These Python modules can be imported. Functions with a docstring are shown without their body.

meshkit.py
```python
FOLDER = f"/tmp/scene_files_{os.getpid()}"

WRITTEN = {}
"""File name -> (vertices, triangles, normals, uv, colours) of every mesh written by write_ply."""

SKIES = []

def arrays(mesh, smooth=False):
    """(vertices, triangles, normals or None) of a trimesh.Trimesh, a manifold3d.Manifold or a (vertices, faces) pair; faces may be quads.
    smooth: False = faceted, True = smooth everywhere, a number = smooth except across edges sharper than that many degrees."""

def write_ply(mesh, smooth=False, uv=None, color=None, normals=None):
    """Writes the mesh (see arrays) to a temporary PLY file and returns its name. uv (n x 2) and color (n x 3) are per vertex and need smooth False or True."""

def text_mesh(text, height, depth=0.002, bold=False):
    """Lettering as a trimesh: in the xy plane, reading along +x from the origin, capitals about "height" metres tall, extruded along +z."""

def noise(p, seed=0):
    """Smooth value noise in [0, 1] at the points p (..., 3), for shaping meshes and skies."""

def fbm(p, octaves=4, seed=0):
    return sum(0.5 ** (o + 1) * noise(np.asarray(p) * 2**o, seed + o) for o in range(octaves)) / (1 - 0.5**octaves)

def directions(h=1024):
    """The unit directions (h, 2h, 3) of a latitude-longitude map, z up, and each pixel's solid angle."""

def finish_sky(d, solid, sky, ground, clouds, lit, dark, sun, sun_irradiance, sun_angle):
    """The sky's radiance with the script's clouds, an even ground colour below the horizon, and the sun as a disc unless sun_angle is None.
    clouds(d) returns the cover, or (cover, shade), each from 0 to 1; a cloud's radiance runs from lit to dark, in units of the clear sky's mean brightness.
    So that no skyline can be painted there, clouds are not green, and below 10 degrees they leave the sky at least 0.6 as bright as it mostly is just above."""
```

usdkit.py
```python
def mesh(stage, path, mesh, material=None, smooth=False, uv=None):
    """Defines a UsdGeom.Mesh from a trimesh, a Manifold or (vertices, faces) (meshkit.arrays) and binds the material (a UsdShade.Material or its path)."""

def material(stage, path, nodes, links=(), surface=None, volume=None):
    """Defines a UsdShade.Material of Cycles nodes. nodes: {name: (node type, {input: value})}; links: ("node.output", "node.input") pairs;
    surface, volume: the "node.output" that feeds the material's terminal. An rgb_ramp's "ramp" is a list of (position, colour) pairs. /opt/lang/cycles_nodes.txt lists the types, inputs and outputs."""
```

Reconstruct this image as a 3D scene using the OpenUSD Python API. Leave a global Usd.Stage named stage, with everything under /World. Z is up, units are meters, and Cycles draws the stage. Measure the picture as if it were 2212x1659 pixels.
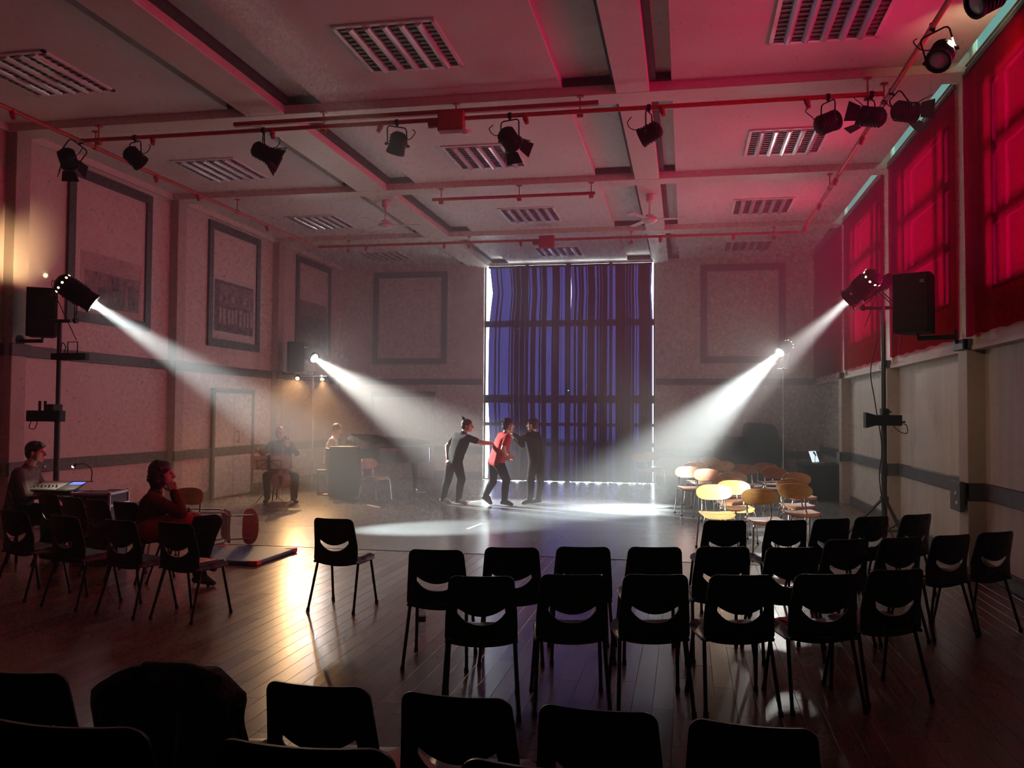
import math, random, re
import numpy as np, trimesh, usdkit, meshkit
import manifold3d as m3
from manifold3d import Manifold, CrossSection, OpType
from pxr import Usd, UsdGeom, UsdLux, UsdShade, Gf, Sdf, Vt

PI = math.pi
stage = Usd.Stage.CreateInMemory()
UsdGeom.SetStageUpAxis(stage, 'Z'); UsdGeom.SetStageMetersPerUnit(stage, 1.0)
UsdGeom.Xform.Define(stage, '/World'); UsdGeom.Scope.Define(stage, '/World/Looks')

# ------------------------------------------------------------------ camera, sky, lamps, exposure
CAM_YAW, CAM_PITCH, CAM_ROLL, CAM_H, F_PX = math.radians(11.144), math.radians(1.882), math.radians(0.418), 1.70, 1910.0
EXPOSURE = 0.95
SKY_I, DAY, DAY_SIDE = 0.7, 7.0, 13.0                   # daylight outside
P_LF, P_RF, P_LB, P_RB = 2300.0, 2300.0, 2800.0, 4300.0    # lit lanterns
P_HOT, P_WIDE = 6000.0, 105.0
P_AMBER, P_VENT, P_VENT2, P_DESK = 75.0, 26.0, 9.0, 1.4
LENS_E, LENS_B = 20.0, 300.0
HAZE, HAZE_F, HAZE_G = 0.032, 0.005, 0.35
_F = np.array([-math.sin(CAM_YAW)*math.cos(CAM_PITCH), math.cos(CAM_YAW)*math.cos(CAM_PITCH), math.sin(CAM_PITCH)])
_R0 = np.array([math.cos(CAM_YAW), math.sin(CAM_YAW), 0.0]); _U0 = np.cross(_R0, _F)
_R = _R0*math.cos(CAM_ROLL) + _U0*math.sin(CAM_ROLL); _U = -_R0*math.sin(CAM_ROLL) + _U0*math.cos(CAM_ROLL)
cam = UsdGeom.Camera.Define(stage, '/World/Camera')
cam.AddTransformOp().Set(Gf.Matrix4d(*_R, 0, *_U, 0, *(-_F), 0, 0, 0, CAM_H, 1))
cam.CreateHorizontalApertureAttr(36.0); cam.CreateVerticalApertureAttr(27.0)
cam.CreateFocalLengthAttr(36.0*F_PX/2212.0); cam.CreateClippingRangeAttr((0.05, 200.0))
cam.CreateExposureAttr(EXPOSURE)

def daylight(name, pos, rx_axis, w, h, power):                            # sky light arriving at a window
    l = UsdLux.RectLight.Define(stage, '/World/' + name); l.CreateWidthAttr(w); l.CreateHeightAttr(h); l.CreateIntensityAttr(power); l.CreateColorAttr(Gf.Vec3f(0.90, 0.97, 1.0))
    m = Gf.Matrix4d(); m.SetRow(0, Gf.Vec4d(*(rx_axis + (0,)))); m.SetRow(1, Gf.Vec4d(0, 0, 1, 0)); z = Gf.Cross(Gf.Vec3d(*rx_axis), Gf.Vec3d(0, 0, 1)); m.SetRow(2, Gf.Vec4d(z[0], z[1], z[2], 0)); m.SetRow(3, Gf.Vec4d(*(pos + (1,)))); l.AddTransformOp().Set(m)
for k_, (y_, w_) in enumerate(((8.5, 3.9), (12.3, 3.7), (16.1, 3.9))): daylight('daylight_side_%d' % k_, (3.40, y_ + 0.9, 4.70), (0, 1, 0), w_, 3.6, DAY_SIDE)
daylight('daylight_back', (-2.9, 22.6, 2.8), (-1, 0, 0), 5.6, 6.2, DAY)
sky = UsdLux.DomeLight.Define(stage, '/World/sky')                      # overcast daylight outside the windows
sky.CreateIntensityAttr(SKY_I); sky.CreateColorAttr(Gf.Vec3f(0.90, 0.97, 1.0))

def look_at(p, q):
    p, q = np.array(p, float), np.array(q, float)
    d = (q - p)/np.linalg.norm(q - p)
    x = np.cross(d, [0, 0, 1]); x /= np.linalg.norm(x); y = np.cross(x, d)
    return Gf.Matrix4d(*x, 0, *y, 0, *(-d), 0, *p, 1)

def spot(name, p, q, power, angle, soft, colour, radius=0.05):
    l = UsdLux.SphereLight.Define(stage, '/World/' + name)
    l.AddTransformOp().Set(look_at(p, q)); l.CreateRadiusAttr(radius); l.CreateNormalizeAttr(True)
    l.CreateIntensityAttr(power); l.CreateColorAttr(Gf.Vec3f(*colour))
    s = UsdLux.ShapingAPI.Apply(l.GetPrim()); s.CreateShapingConeAngleAttr(angle); s.CreateShapingConeSoftnessAttr(soft)

# lens and target of each lit stage lantern, then of the small amber lamps on the music corner's stand
LANTERNS = dict(
    left_front=((-7.42, 10.05, 3.04), (-3.6, 12.6, 0.0)),
    right_front=((2.12, 12.42, 3.24), (-1.2, 16.1, 0.0)),
    left_back=((-8.02, 18.25, 2.86), (-3.3, 16.2, 0.4)),
    right_back=((1.93, 19.42, 3.00), (-1.3, 15.7, 0.0)),
    side_hot=((-3.3, 2.62, 4.95), (0.45, 11.75, 0.70)),
    side_wide=((-4.1, 2.62, 4.95), (3.0, 13.6, 1.0)))
COOL, WARM = (0.90, 1.0, 0.98), (1.0, 0.55, 0.22)
spot('beam_left_front', *LANTERNS['left_front'], P_LF, 10.0, 0.8, COOL)
spot('beam_right_front', *LANTERNS['right_front'], P_RF, 10.0, 0.8, (1.0, 0.97, 0.95))
spot('beam_left_back', *LANTERNS['left_back'], P_LB, 12.5, 0.9, (1.0, 0.98, 0.9))
spot('beam_right_back', *LANTERNS['right_back'], P_RB, 11.5, 0.9, COOL)
spot('beam_side_hot', *LANTERNS['side_hot'], P_HOT, 3.6, 0.9, (1.0, 0.93, 0.80))
spot('beam_side_wide', *LANTERNS['side_wide'], P_WIDE, 13.0, 0.6, (1.0, 0.78, 0.48))
AMBER = [((-8.40, 18.18, 2.42), (-7.5, 15.5, 0.8)), ((-7.86, 18.28, 2.40), (-7.2, 17.1, 0.9))]
for k, (p, q) in enumerate(AMBER):
    spot('amber_beam_%d' % k, p, q, P_AMBER, 32.0, 0.7, WARM, 0.04)
# warm spill from the rear vents of the left lantern on the wall beside the pilaster, and a warm light on the pier by the right-hand windows
spot('vent_spill_left', (-7.95, 9.80, 3.40), (-8.95, 10.42, 3.85), P_VENT, 26.0, 1.0, (1.0, 0.72, 0.38), 0.03)
spot('pier_light', (2.32, 8.35, 5.02), (3.0, 9.9, 5.15), P_VENT2, 50.0, 0.8, (1.0, 0.75, 0.42), 0.04)
spot('desk_lamp_beam', (-6.80, 8.88, 1.05), (-6.92, 8.85, 0.8), P_DESK, 50.0, 0.5, (1.0, 0.85, 0.6), 0.015)

# ------------------------------------------------------------------ helpers: materials
def mat(name, col, rough=0.5, metal=0.0, var=0.0, scale=6.0, bump=0.0, bscale=40.0, emit=None, spec=0.5, coat=0.0, sheen=0.0, trans=0.0, stretch=None):
    """principled; var mixes in a darker noise tone, bump a fine relief."""
    n = {'p': ('principled_bsdf', {'base_color': col, 'roughness': rough, 'metallic': metal, 'specular_ior_level': spec, 'coat_weight': coat, 'coat_roughness': 0.12, 'sheen_weight': sheen, 'transmission_weight': trans})}
    l = []
    if var or bump:
        n['g'] = ('geometry', {})
        n['m'] = ('mapping', {'scale': stretch or (1, 1, 1)})
        l.append(('g.position', 'm.vector'))
    if var:
        dark = tuple(c*(1 - var) for c in col); lite = tuple(min(1, c*(1 + var*0.5)) for c in col)
        n['n'] = ('noise_texture', {'scale': scale, 'detail': 4.0}); n['r'] = ('rgb_ramp', {'ramp': [(0.3, dark), (0.7, lite)]})
        l += [('m.vector', 'n.vector'), ('n.fac', 'r.fac'), ('r.color', 'p.base_color')]
    if bump:
        n['bn'] = ('noise_texture', {'scale': bscale, 'detail': 3.0}); n['b'] = ('bump', {'strength': bump, 'distance': 0.01})
        l += [('m.vector', 'bn.vector'), ('bn.fac', 'b.height'), ('b.normal', 'p.normal')]
    if emit:
        n['p'][1].update({'emission_color': emit[0], 'emission_strength': emit[1]})
    return usdkit.material(stage, '/World/Looks/' + name, n, l, surface='p.BSDF')

def cloth(name, tint, fac, diff, transl):
    """thin curtain cloth: part of the daylight passes straight through the weave, the rest is scattered."""
    return usdkit.material(stage, '/World/Looks/' + name, {
        't': ('transparent_bsdf', {'color': tint}), 'd': ('diffuse_bsdf', {'color': diff}), 's': ('translucent_bsdf', {'color': transl}),
        'a': ('mix_closure', {'fac': 0.4}), 'm': ('mix_closure', {'fac': fac})},
        [('d.BSDF', 'a.closure1'), ('s.BSDF', 'a.closure2'), ('a.closure', 'm.closure1'), ('t.BSDF', 'm.closure2')], surface='m.closure')

def emission(name, col, strength):
    return usdkit.material(stage, '/World/Looks/' + name, {'e': ('emission', {'color': col, 'strength': strength})}, [], surface='e.emission')

M = {}
M['wall'] = mat('wall_paint', (0.55, 0.43, 0.375), 0.6, var=0.07, scale=1.3, bump=0.15, bscale=90)
M['wall_right'] = mat('wall_paint_stained', (0.56, 0.50, 0.42), 0.6, var=0.12, scale=2.2, stretch=(1, 3.0, 0.35))
M['pilaster'] = mat('pilaster_paint', (0.40, 0.31, 0.26), 0.6, var=0.08, scale=2)
M['pier'] = mat('pier_paint', (0.62, 0.55, 0.45), 0.55, var=0.06)
M['ceiling'] = mat('ceiling_board', (0.66, 0.58, 0.55), 0.7, var=0.05, scale=1.1)
M['beam'] = mat('beam_paint', (0.62, 0.54, 0.47), 0.5, var=0.04)
M['near_black'] = mat('near_black_matt', (0.045, 0.05, 0.05), 0.7)
M['rail'] = mat('dark_rail_paint', (0.075, 0.062, 0.06), 0.55, var=0.15, scale=3)
M['frame_dark'] = mat('dark_frame_wood', (0.06, 0.048, 0.044), 0.5, var=0.2, scale=5)
M['door'] = mat('door_paint', (0.50, 0.44, 0.39), 0.5, var=0.05)
M['steel'] = mat('brushed_steel', (0.55, 0.55, 0.55), 0.3, 1.0)
M['chrome'] = mat('chrome', (0.75, 0.75, 0.74), 0.16, 1.0)
M['planks'] = []
rp = random.Random(4)
for k in range(6):
    b = 0.88 + 0.05*k
    M['planks'].append(mat('floor_board_%d' % k, (0.145*b, 0.068*b, 0.037*b), 0.25 + 0.02*(k % 3), var=0.25, scale=9, stretch=(1, 0.12, 1), bump=0.06, bscale=14, coat=0.0))
M['vinyl'] = mat('grey_dance_vinyl', (0.135, 0.142, 0.142), 0.25, var=0.12, scale=1.6, bump=0.05, bscale=6)
M['plastic'] = mat('black_plastic', (0.008, 0.007, 0.0075), 0.36, bump=0.05, bscale=300)
M['tube_black'] = mat('black_tube', (0.012, 0.010, 0.010), 0.35, spec=0.5)
M['rubber'] = mat('rubber', (0.01, 0.01, 0.01), 0.8)
M['ply'] = [mat('ply_wood_%d' % k, c, 0.38, var=0.22, scale=7, stretch=(0.6, 4, 6), coat=0.2) for k, c in enumerate([(0.56, 0.33, 0.13), (0.42, 0.20, 0.09), (0.33, 0.14, 0.075)])]
M['lantern'] = mat('lantern_black', (0.009, 0.0085, 0.0085), 0.55, var=0.2, spec=0.2)
M['glass'] = mat('lens_glass', (0.5, 0.55, 0.6), 0.05, trans=0.0, spec=0.8)
M['red_tube'] = mat('red_tube_paint', (0.42, 0.022, 0.03), 0.42, var=0.12)
M['red_box'] = mat('red_box_paint', (0.36, 0.018, 0.035), 0.5, var=0.1)
M['cable'] = mat('black_cable', (0.012, 0.01, 0.01), 0.6)
M['pole_black'] = mat('stand_black', (0.022, 0.018, 0.017), 0.4)
M['pole_steel'] = mat('stand_steel', (0.45, 0.43, 0.40), 0.3, 0.9)
M['speaker'] = mat('speaker_black', (0.018, 0.015, 0.015), 0.6, spec=0.08, bump=0.2, bscale=400)
M['piano'] = mat('piano_lacquer', (0.008, 0.008, 0.009), 0.12, coat=0.6)
M['ivory'] = mat('piano_white', (0.75, 0.72, 0.65), 0.3)
M['cello'] = mat('cello_varnish', (0.36, 0.075, 0.025), 0.2, var=0.25, scale=12, coat=0.5)
M['ebony'] = mat('ebony', (0.012, 0.01, 0.01), 0.35)
M['paper'] = mat('paper', (0.78, 0.74, 0.66), 0.7)
M['paper_cream'] = mat('paper_cream', (0.72, 0.58, 0.42), 0.7)
M['red_card'] = mat('red_card', (0.55, 0.03, 0.035), 0.5)
M['blue_mat'] = mat('blue_mat_vinyl', (0.045, 0.085, 0.20), 0.45, var=0.1)
M['mat_edge'] = mat('mat_edge', (0.02, 0.03, 0.10), 0.5)
M['case'] = mat('case_laminate', (0.05, 0.05, 0.055), 0.5)
M['alu'] = mat('aluminium', (0.62, 0.62, 0.62), 0.38, 0.8)
M['desk'] = mat('desk_black', (0.03, 0.028, 0.028), 0.45)
M['white_paint'] = mat('white_enamel', (0.70, 0.68, 0.66), 0.4)
M['louvre'] = mat('louvre_grey', (0.20, 0.155, 0.15), 0.45, 0.2)
M['louvre_bar'] = mat('reflector_white', (0.66, 0.64, 0.63), 0.18, 0.35)
M['fan'] = mat('fan_paint', (0.60, 0.52, 0.50), 0.4)
M['drape'] = mat('black_drape', (0.012, 0.011, 0.012), 0.95, spec=0.08, bump=0.3, bscale=25)
M['skin'] = mat('skin', (0.52, 0.27, 0.19), 0.5, var=0.06, scale=20)
M['skin_pale'] = mat('skin_pale', (0.62, 0.36, 0.27), 0.5, var=0.06, scale=20)
M['hair'] = mat('hair_dark', (0.03, 0.02, 0.016), 0.5, bump=0.5, bscale=130)
M['hair_brown'] = mat('hair_brown', (0.10, 0.055, 0.03), 0.5, bump=0.5, bscale=130)
M['hair_red'] = mat('hair_auburn', (0.045, 0.014, 0.012), 0.5, bump=0.5, bscale=130)
M['eye'] = mat('eye', (0.03, 0.02, 0.02), 0.2)
M['tee_dark'] = mat('cloth_charcoal', (0.018, 0.02, 0.022), 0.9, spec=0.08, bump=0.2, bscale=60)
M['trouser'] = mat('cloth_dark_blue', (0.022, 0.025, 0.03), 0.9, spec=0.08, bump=0.2, bscale=60)
M['black_cloth'] = mat('cloth_black', (0.010, 0.010, 0.010), 0.9, spec=0.08, bump=0.2, bscale=60)
M['red_cloth'] = mat('cloth_red', (0.42, 0.035, 0.04), 0.85, spec=0.08, bump=0.2, bscale=60)
M['maroon'] = mat('cloth_maroon', (0.10, 0.008, 0.012), 0.9, spec=0.08, bump=0.2, bscale=60)
M['lap_red'] = mat('cloth_deep_red', (0.30, 0.012, 0.02), 0.9, spec=0.08)
M['shirt_white'] = mat('cloth_white', (0.74, 0.62, 0.55), 0.9, spec=0.08, bump=0.15, bscale=60)
M['shirt_grey'] = mat('cloth_grey', (0.12, 0.11, 0.105), 0.9, spec=0.08, bump=0.2, bscale=60)
M['shoe'] = mat('shoe_dark', (0.02, 0.02, 0.02), 0.5)
M['shoe_white'] = mat('shoe_pale', (0.65, 0.65, 0.6), 0.6)
M['coat'] = mat('coat_maroon_wool', (0.055, 0.010, 0.012), 0.95, spec=0.08, sheen=0.2, bump=0.6, bscale=50)
M['coat_lining'] = mat('coat_lining', (0.10, 0.10, 0.11), 0.7)
M['tape'] = mat('white_tape', (0.8, 0.8, 0.76), 0.6)
M['poster'] = mat('poster_sheet', (0.40, 0.27, 0.25), 0.6, var=0.15, scale=4)
M['poster_pale'] = mat('poster_pale', (0.48, 0.40, 0.36), 0.6)
M['poster_dark'] = mat('poster_print', (0.115, 0.075, 0.085), 0.6, var=0.5, scale=9)
M['poster_mid'] = mat('poster_midtone', (0.24, 0.14, 0.14), 0.6, var=0.45, scale=7)
M['poster_light'] = mat('poster_trousers', (0.36, 0.27, 0.24), 0.6, var=0.2, scale=20)
M['red_curtain'] = cloth('red_curtain_cloth', (0.80, 0.0, 0.10), 0.62, (0.17, 0.005, 0.010), (0.14, 0.0, 0.006))
M['blue_curtain'] = cloth('blue_curtain_cloth', (0.045, 0.048, 0.22), 0.30, (0.11, 0.09, 0.10), (0.003, 0.004, 0.014))
M['lamp_lens'] = emission('lit_lens', (0.95, 1.0, 0.97), LENS_E)
M['lamp_lens_bright'] = emission('lit_lens_bright', (1.0, 0.97, 0.90), LENS_B)
M['lamp_amber'] = emission('lit_amber_lens', (1.0, 0.58, 0.22), 60.0)
M['lamp_vent'] = emission('lit_vent', (1.0, 0.86, 0.45), 2.6)
M['screen'] = emission('laptop_screen', (0.72, 0.86, 0.92), 0.75)
M['screen_blue'] = emission('desk_display', (0.12, 0.16, 1.0), 1.1)
M['led_green'] = emission('green_led', (0.05, 1.0, 0.18), 1.6)
M['lamp_bulb'] = emission('desk_lamp_bulb', (1.0, 0.88, 0.66), 4.0)
M['pane_tint'] = usdkit.material(stage, '/World/Looks/tinted_glass', {'t': ('transparent_bsdf', {'color': (0.20, 0.30, 0.28)}), 'g': ('glossy_bsdf', {'roughness': 0.05}), 'm': ('mix_closure', {'fac': 0.05})}, [('t.BSDF', 'm.closure1'), ('g.BSDF', 'm.closure2')], surface='m.closure')  # tint sets how bright the added strip over the curtains shows
M['pane'] = usdkit.material(stage, '/World/Looks/window_glass', {'t': ('transparent_bsdf', {'color': (0.95, 0.97, 0.96)}), 'g': ('glossy_bsdf', {'roughness': 0.02}), 'f': ('fresnel', {'IOR': 1.45}), 'm': ('mix_closure', {})},
                            [('f.fac', 'm.fac'), ('t.BSDF', 'm.closure1'), ('g.BSDF', 'm.closure2')], surface='m.closure')
M['bottle'] = usdkit.material(stage, '/World/Looks/clear_plastic', {'t': ('transparent_bsdf', {'color': (0.90, 0.92, 0.93)}), 'g': ('glossy_bsdf', {'roughness': 0.08}), 'm': ('mix_closure', {'fac': 0.16})}, [('t.BSDF', 'm.closure1'), ('g.BSDF', 'm.closure2')], surface='m.closure')
M['bottle_label'] = mat('bottle_label', (0.05, 0.06, 0.10), 0.5)

# ------------------------------------------------------------------ helpers: meshes
def cat(*ms):
    V, Fc, n = [], [], 0
    for m in ms:
        if isinstance(m, (list, tuple)) and len(m) and not isinstance(m[0], np.ndarray):
            m = cat(*m)
        if hasattr(m, 'to_mesh'):
            q = m.to_mesh(); v, f = np.array(q.vert_properties[:, :3], float), np.array(q.tri_verts, int)
        elif isinstance(m, tuple):
            v, f = m
        else:
            v, f = np.array(m.vertices), np.array(m.faces)
        V.append(v); Fc.append(f + n); n += len(v)
    return np.vstack(V), np.vstack(Fc)

def box(x0, x1, y0, y1, z0, z1):
    v = np.array([(x, y, z) for x in (x0, x1) for y in (y0, y1) for z in (z0, z1)], float)
    f = np.array([(0, 1, 3), (0, 3, 2), (4, 6, 7), (4, 7, 5), (0, 4, 5), (0, 5, 1), (2, 3, 7), (2, 7, 6), (0, 2, 6), (0, 6, 4), (1, 5, 7), (1, 7, 3)])
    return v, f

def rbox(x0, x1, y0, y1, z0, z1, r=0.01, seg=8):
    s = Manifold.sphere(r, seg)
    return cat(Manifold.batch_hull([s.translate((x, y, z)) for x in (x0 + r, x1 - r) for y in (y0 + r, y1 - r) for z in (z0 + r, z1 - r)]))

def tube(pts, r, sides=8):
    p = np.array(pts, float); r = np.broadcast_to(np.asarray(r, float), (len(p),))
    t = np.gradient(p, axis=0); t /= np.linalg.norm(t, axis=1, keepdims=True) + 1e-12
    up = np.array([0, 0, 1.0]) if abs(t[0][2]) < 0.9 else np.array([1.0, 0, 0])
    V = []
    a = np.cross(t[0], up); a /= np.linalg.norm(a)
    for i in range(len(p)):
        a = a - t[i]*np.dot(a, t[i]); a /= np.linalg.norm(a) + 1e-12
        b = np.cross(t[i], a); ang = np.arange(sides)*2*PI/sides
        V.append(p[i] + r[i]*(np.cos(ang)[:, None]*a + np.sin(ang)[:, None]*b))
    V = np.vstack(V + [p[:1], p[-1:]]); n = len(p); F = []
    for i in range(n - 1):
        for j in range(sides):
            q = (i*sides + j, i*sides + (j + 1) % sides, (i + 1)*sides + (j + 1) % sides, (i + 1)*sides + j)
            F += [(q[0], q[1], q[2]), (q[0], q[2], q[3])]
    for j in range(sides):
        F += [(n*sides, (j + 1) % sides, j), (n*sides + 1, (n - 1)*sides + j, (n - 1)*sides + (j + 1) % sides)]
    return V, np.array(F)

def bend(pts, k=6):
    """Catmull-Rom through pts"""
    p = np.array(pts, float); p = np.vstack([2*p[0] - p[1], p, 2*p[-1] - p[-2]]); out = []
    for i in range(1, len(p) - 2):
        for t in np.linspace(0, 1, k, endpoint=False):
            out.append(0.5*((2*p[i]) + (-p[i-1] + p[i+1])*t + (2*p[i-1] - 5*p[i] + 4*p[i+1] - p[i+2])*t*t + (-p[i-1] + 3*p[i] - 3*p[i+1] + p[i+2])*t**3))
    out.append(p[-2]); return np.array(out)

def frame_of(d, up=(0, 0, 1)):
    d = np.array(d, float); d /= np.linalg.norm(d); x = np.cross(d, up)
    if np.linalg.norm(x) < 1e-6: x = np.array([1.0, 0, 0])
    x /= np.linalg.norm(x); return x, np.cross(x, d), d

def along(prof, p, d, sides=20, up=(0, 0, 1)):
    """lathe: prof = [(distance along d, radius)] from point p"""
    x, y, d = frame_of(d, up); p = np.array(p, float); ang = np.arange(sides)*2*PI/sides
    V = np.vstack([p + d*h + r*(np.cos(ang)[:, None]*x + np.sin(ang)[:, None]*y) for h, r in prof]); F = []
    for i in range(len(prof) - 1):
        for j in range(sides):
            a, b, c, e = i*sides + j, i*sides + (j + 1) % sides, (i + 1)*sides + (j + 1) % sides, (i + 1)*sides + j
            F += [(a, b, c), (a, c, e)]
    V = np.vstack([V, p + d*prof[0][0], p + d*prof[-1][0]]); n = len(prof)
    for j in range(sides):
        F += [(n*sides, (j + 1) % sides, j), (n*sides + 1, (n - 1)*sides + j, (n - 1)*sides + (j + 1) % sides)]
    return V, np.array(F)

def lathe(prof, sides=24):
    return along([(z, r) for r, z in prof], (0, 0, 0), (0, 0, 1), sides, (0, 1, 0))

def xf(m, M4=None, rz=0, t=(0, 0, 0)):
    v, f = cat(m); 
    if M4 is not None: v = v @ np.array(M4)[:3, :3].T + np.array(M4)[:3, 3]
    c, s = math.cos(rz), math.sin(rz)
    return v @ np.array([[c, s, 0], [-s, c, 0], [0, 0, 1]]) + np.array(t), f

def poly_plate(polys, thick, edge=0.04, warp=None):
    m = CrossSection([np.array(p, float) for p in polys], m3.FillRule.EvenOdd).extrude(thick)
    if warp is not None:
        m = m.refine_to_length(edge).warp_batch(warp)
    return cat(m)

def rrect(w, h, r, n=6, cx=0, cy=0):
    return [(cx + sx*(w/2 - r) + r*math.cos(a0 + k*PI/2/n), cy + sy*(h/2 - r) + r*math.sin(a0 + k*PI/2/n)) for sx, sy, a0 in ((1, 1, 0), (-1, 1, PI/2), (-1, -1, PI), (1, -1, 1.5*PI)) for k in range(n + 1)]

# ------------------------------------------------------------------ helpers: the tree of things
TAKEN = {}
def numbered(parent, name):
    key = parent + '/' + name; k = TAKEN.get(key, 0); TAKEN[key] = k + 1
    return key if k == 0 else '%s_%03d' % (key, k)

def data(prim, **kw):
    for k, v in kw.items():
        if v: prim.SetCustomDataByKey(k, v)

def obj(name, mesh, m, parent=None, smooth=False, label=None, kind=None):
    path = numbered(str(parent.GetPath()) if parent else '/World', name)
    p = usdkit.mesh(stage, path, cat(mesh), m, smooth).GetPrim()
    data(p, label=label, kind=kind); return p

def thing(name, label=None, cat_=None, loc=(0, 0, 0), rz=0.0, group=None, kind=None):
    x = UsdGeom.Xform.Define(stage, numbered('/World', name))
    x.AddTranslateOp().Set(Gf.Vec3d(*map(float, loc))); x.AddRotateZOp().Set(math.degrees(rz))
    data(x.GetPrim(), label=label, category=cat_, group=group, kind=kind); return x.GetPrim()

def single(name, mesh, m, label, cat_, group=None, smooth=False, kind=None):
    p = obj(name, mesh, m, None, smooth); data(p, label=label, category=cat_, group=group, kind=kind); return p

def struct(name, mesh=None, m=None, smooth=False):
    p = obj(name, mesh, m, None, smooth) if mesh is not None else thing(name)
    data(p, kind='structure'); return p

def dup(root, loc, rz, label, group=None, tilt=None):
    """a copy of a thing with its parts (internal reference), under the next number"""
    x = UsdGeom.Xform.Define(stage, numbered('/World', re.sub(r'_\d{3}$', '', root.GetName())))
    p = x.GetPrim(); p.GetReferences().AddInternalReference(root.GetPath())
    p.GetAttribute('xformOp:translate').Set(Gf.Vec3d(*map(float, loc))); p.GetAttribute('xformOp:rotateZ').Set(math.degrees(rz))
    if tilt: 
        t, y = x.AddRotateXOp(opSuffix='tilt'), None; t.Set(tilt)
    p.SetInstanceable(True); data(p, label=label, category=root.GetCustomDataByKey('category'))
    p.SetCustomDataByKey('group', group or root.GetCustomDataByKey('group') or ''); return p

# ================================================================== THE HALL
XL, XR, YB, YF = -8.95, 3.13, 22.0, -3.2
ZS, ZR, ZC, ZT = 5.42, 5.52, 5.62, 6.0            # beam soffit, raft underside, slab, top of structure
BEAMS_Y = [(2.40, 2.75), (6.30, 6.65), (10.20, 10.55), (14.05, 14.40), (18.00, 18.35)]
BEAMS_X = [(-5.46, -4.94), (-0.80, -0.42)]
SILL = 2.44

# ---- floor: boards laid towards the stage, front 11 m; the rest lies under the dance floor
floor = struct('floor')
obj('subfloor', box(XL - 0.3, XR + 0.3, YF - 0.3, YB + 0.3, -0.2, -0.016), M['planks'][0], floor)
rf = random.Random(11)
near, rest = [], []
bw = 0.12
nx = int((XR - XL)/bw)
for i in range(nx + 1):
    x = XL + i*bw; y = YF - rf.random()*1.6
    while y < 10.9:
        ln = rf.choice([1.2, 1.5, 1.8]); a, b = max(y, YF), min(y + ln, 10.9)
        if b - a > 0.05:
            m = rbox(x + 0.0006, min(x + bw, XR) - 0.0006, a + 0.0006, b - 0.0006, -0.016, 0.0006*rf.random() - 0.0004, 0.0012, 4)
            cy, cx = (a + b)/2, x + bw/2
            seen = cy > 2.6 and -0.80*cy - 0.2 < cx < 0.42*cy + 0.4
            (near if seen else rest).append((cy + 0.35*abs(cx + 1.2), m))
        y += ln
near.sort(key=lambda t: t[0])
for k, (_, m) in enumerate(near[:290]):
    obj('floor_board', m, M['planks'][rf.randrange(6)], floor)
far_boards = [[] for _ in range(3)]
for k, (_, m) in enumerate(near[290:] + rest): far_boards[k % 3].append(m)
for k in range(3): obj('more_floor_boards', far_boards[k], M['planks'][2*k], floor, kind='stuff')

# ---- grey dance floor of five vinyl strips rolled out across the hall
df = thing('dance_floor', 'grey vinyl dance floor of wide strips covering the stage end of the hall', 'dance floor', (0, 0, 0))
ys = [10.42, 12.72, 15.02, 17.32, 19.62, 21.78]
for k in range(5):
    obj('vinyl_strip', rbox(XL + 0.35, XR - 0.35, ys[k] + 0.003, ys[k+1] - 0.003, 0.0008, 0.0045, 0.0015, 4), M['vinyl'], df)
obj('subfloor', box(XL, XR, 10.9, YB, -0.016, 0.0), M['planks'][1], floor)

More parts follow.
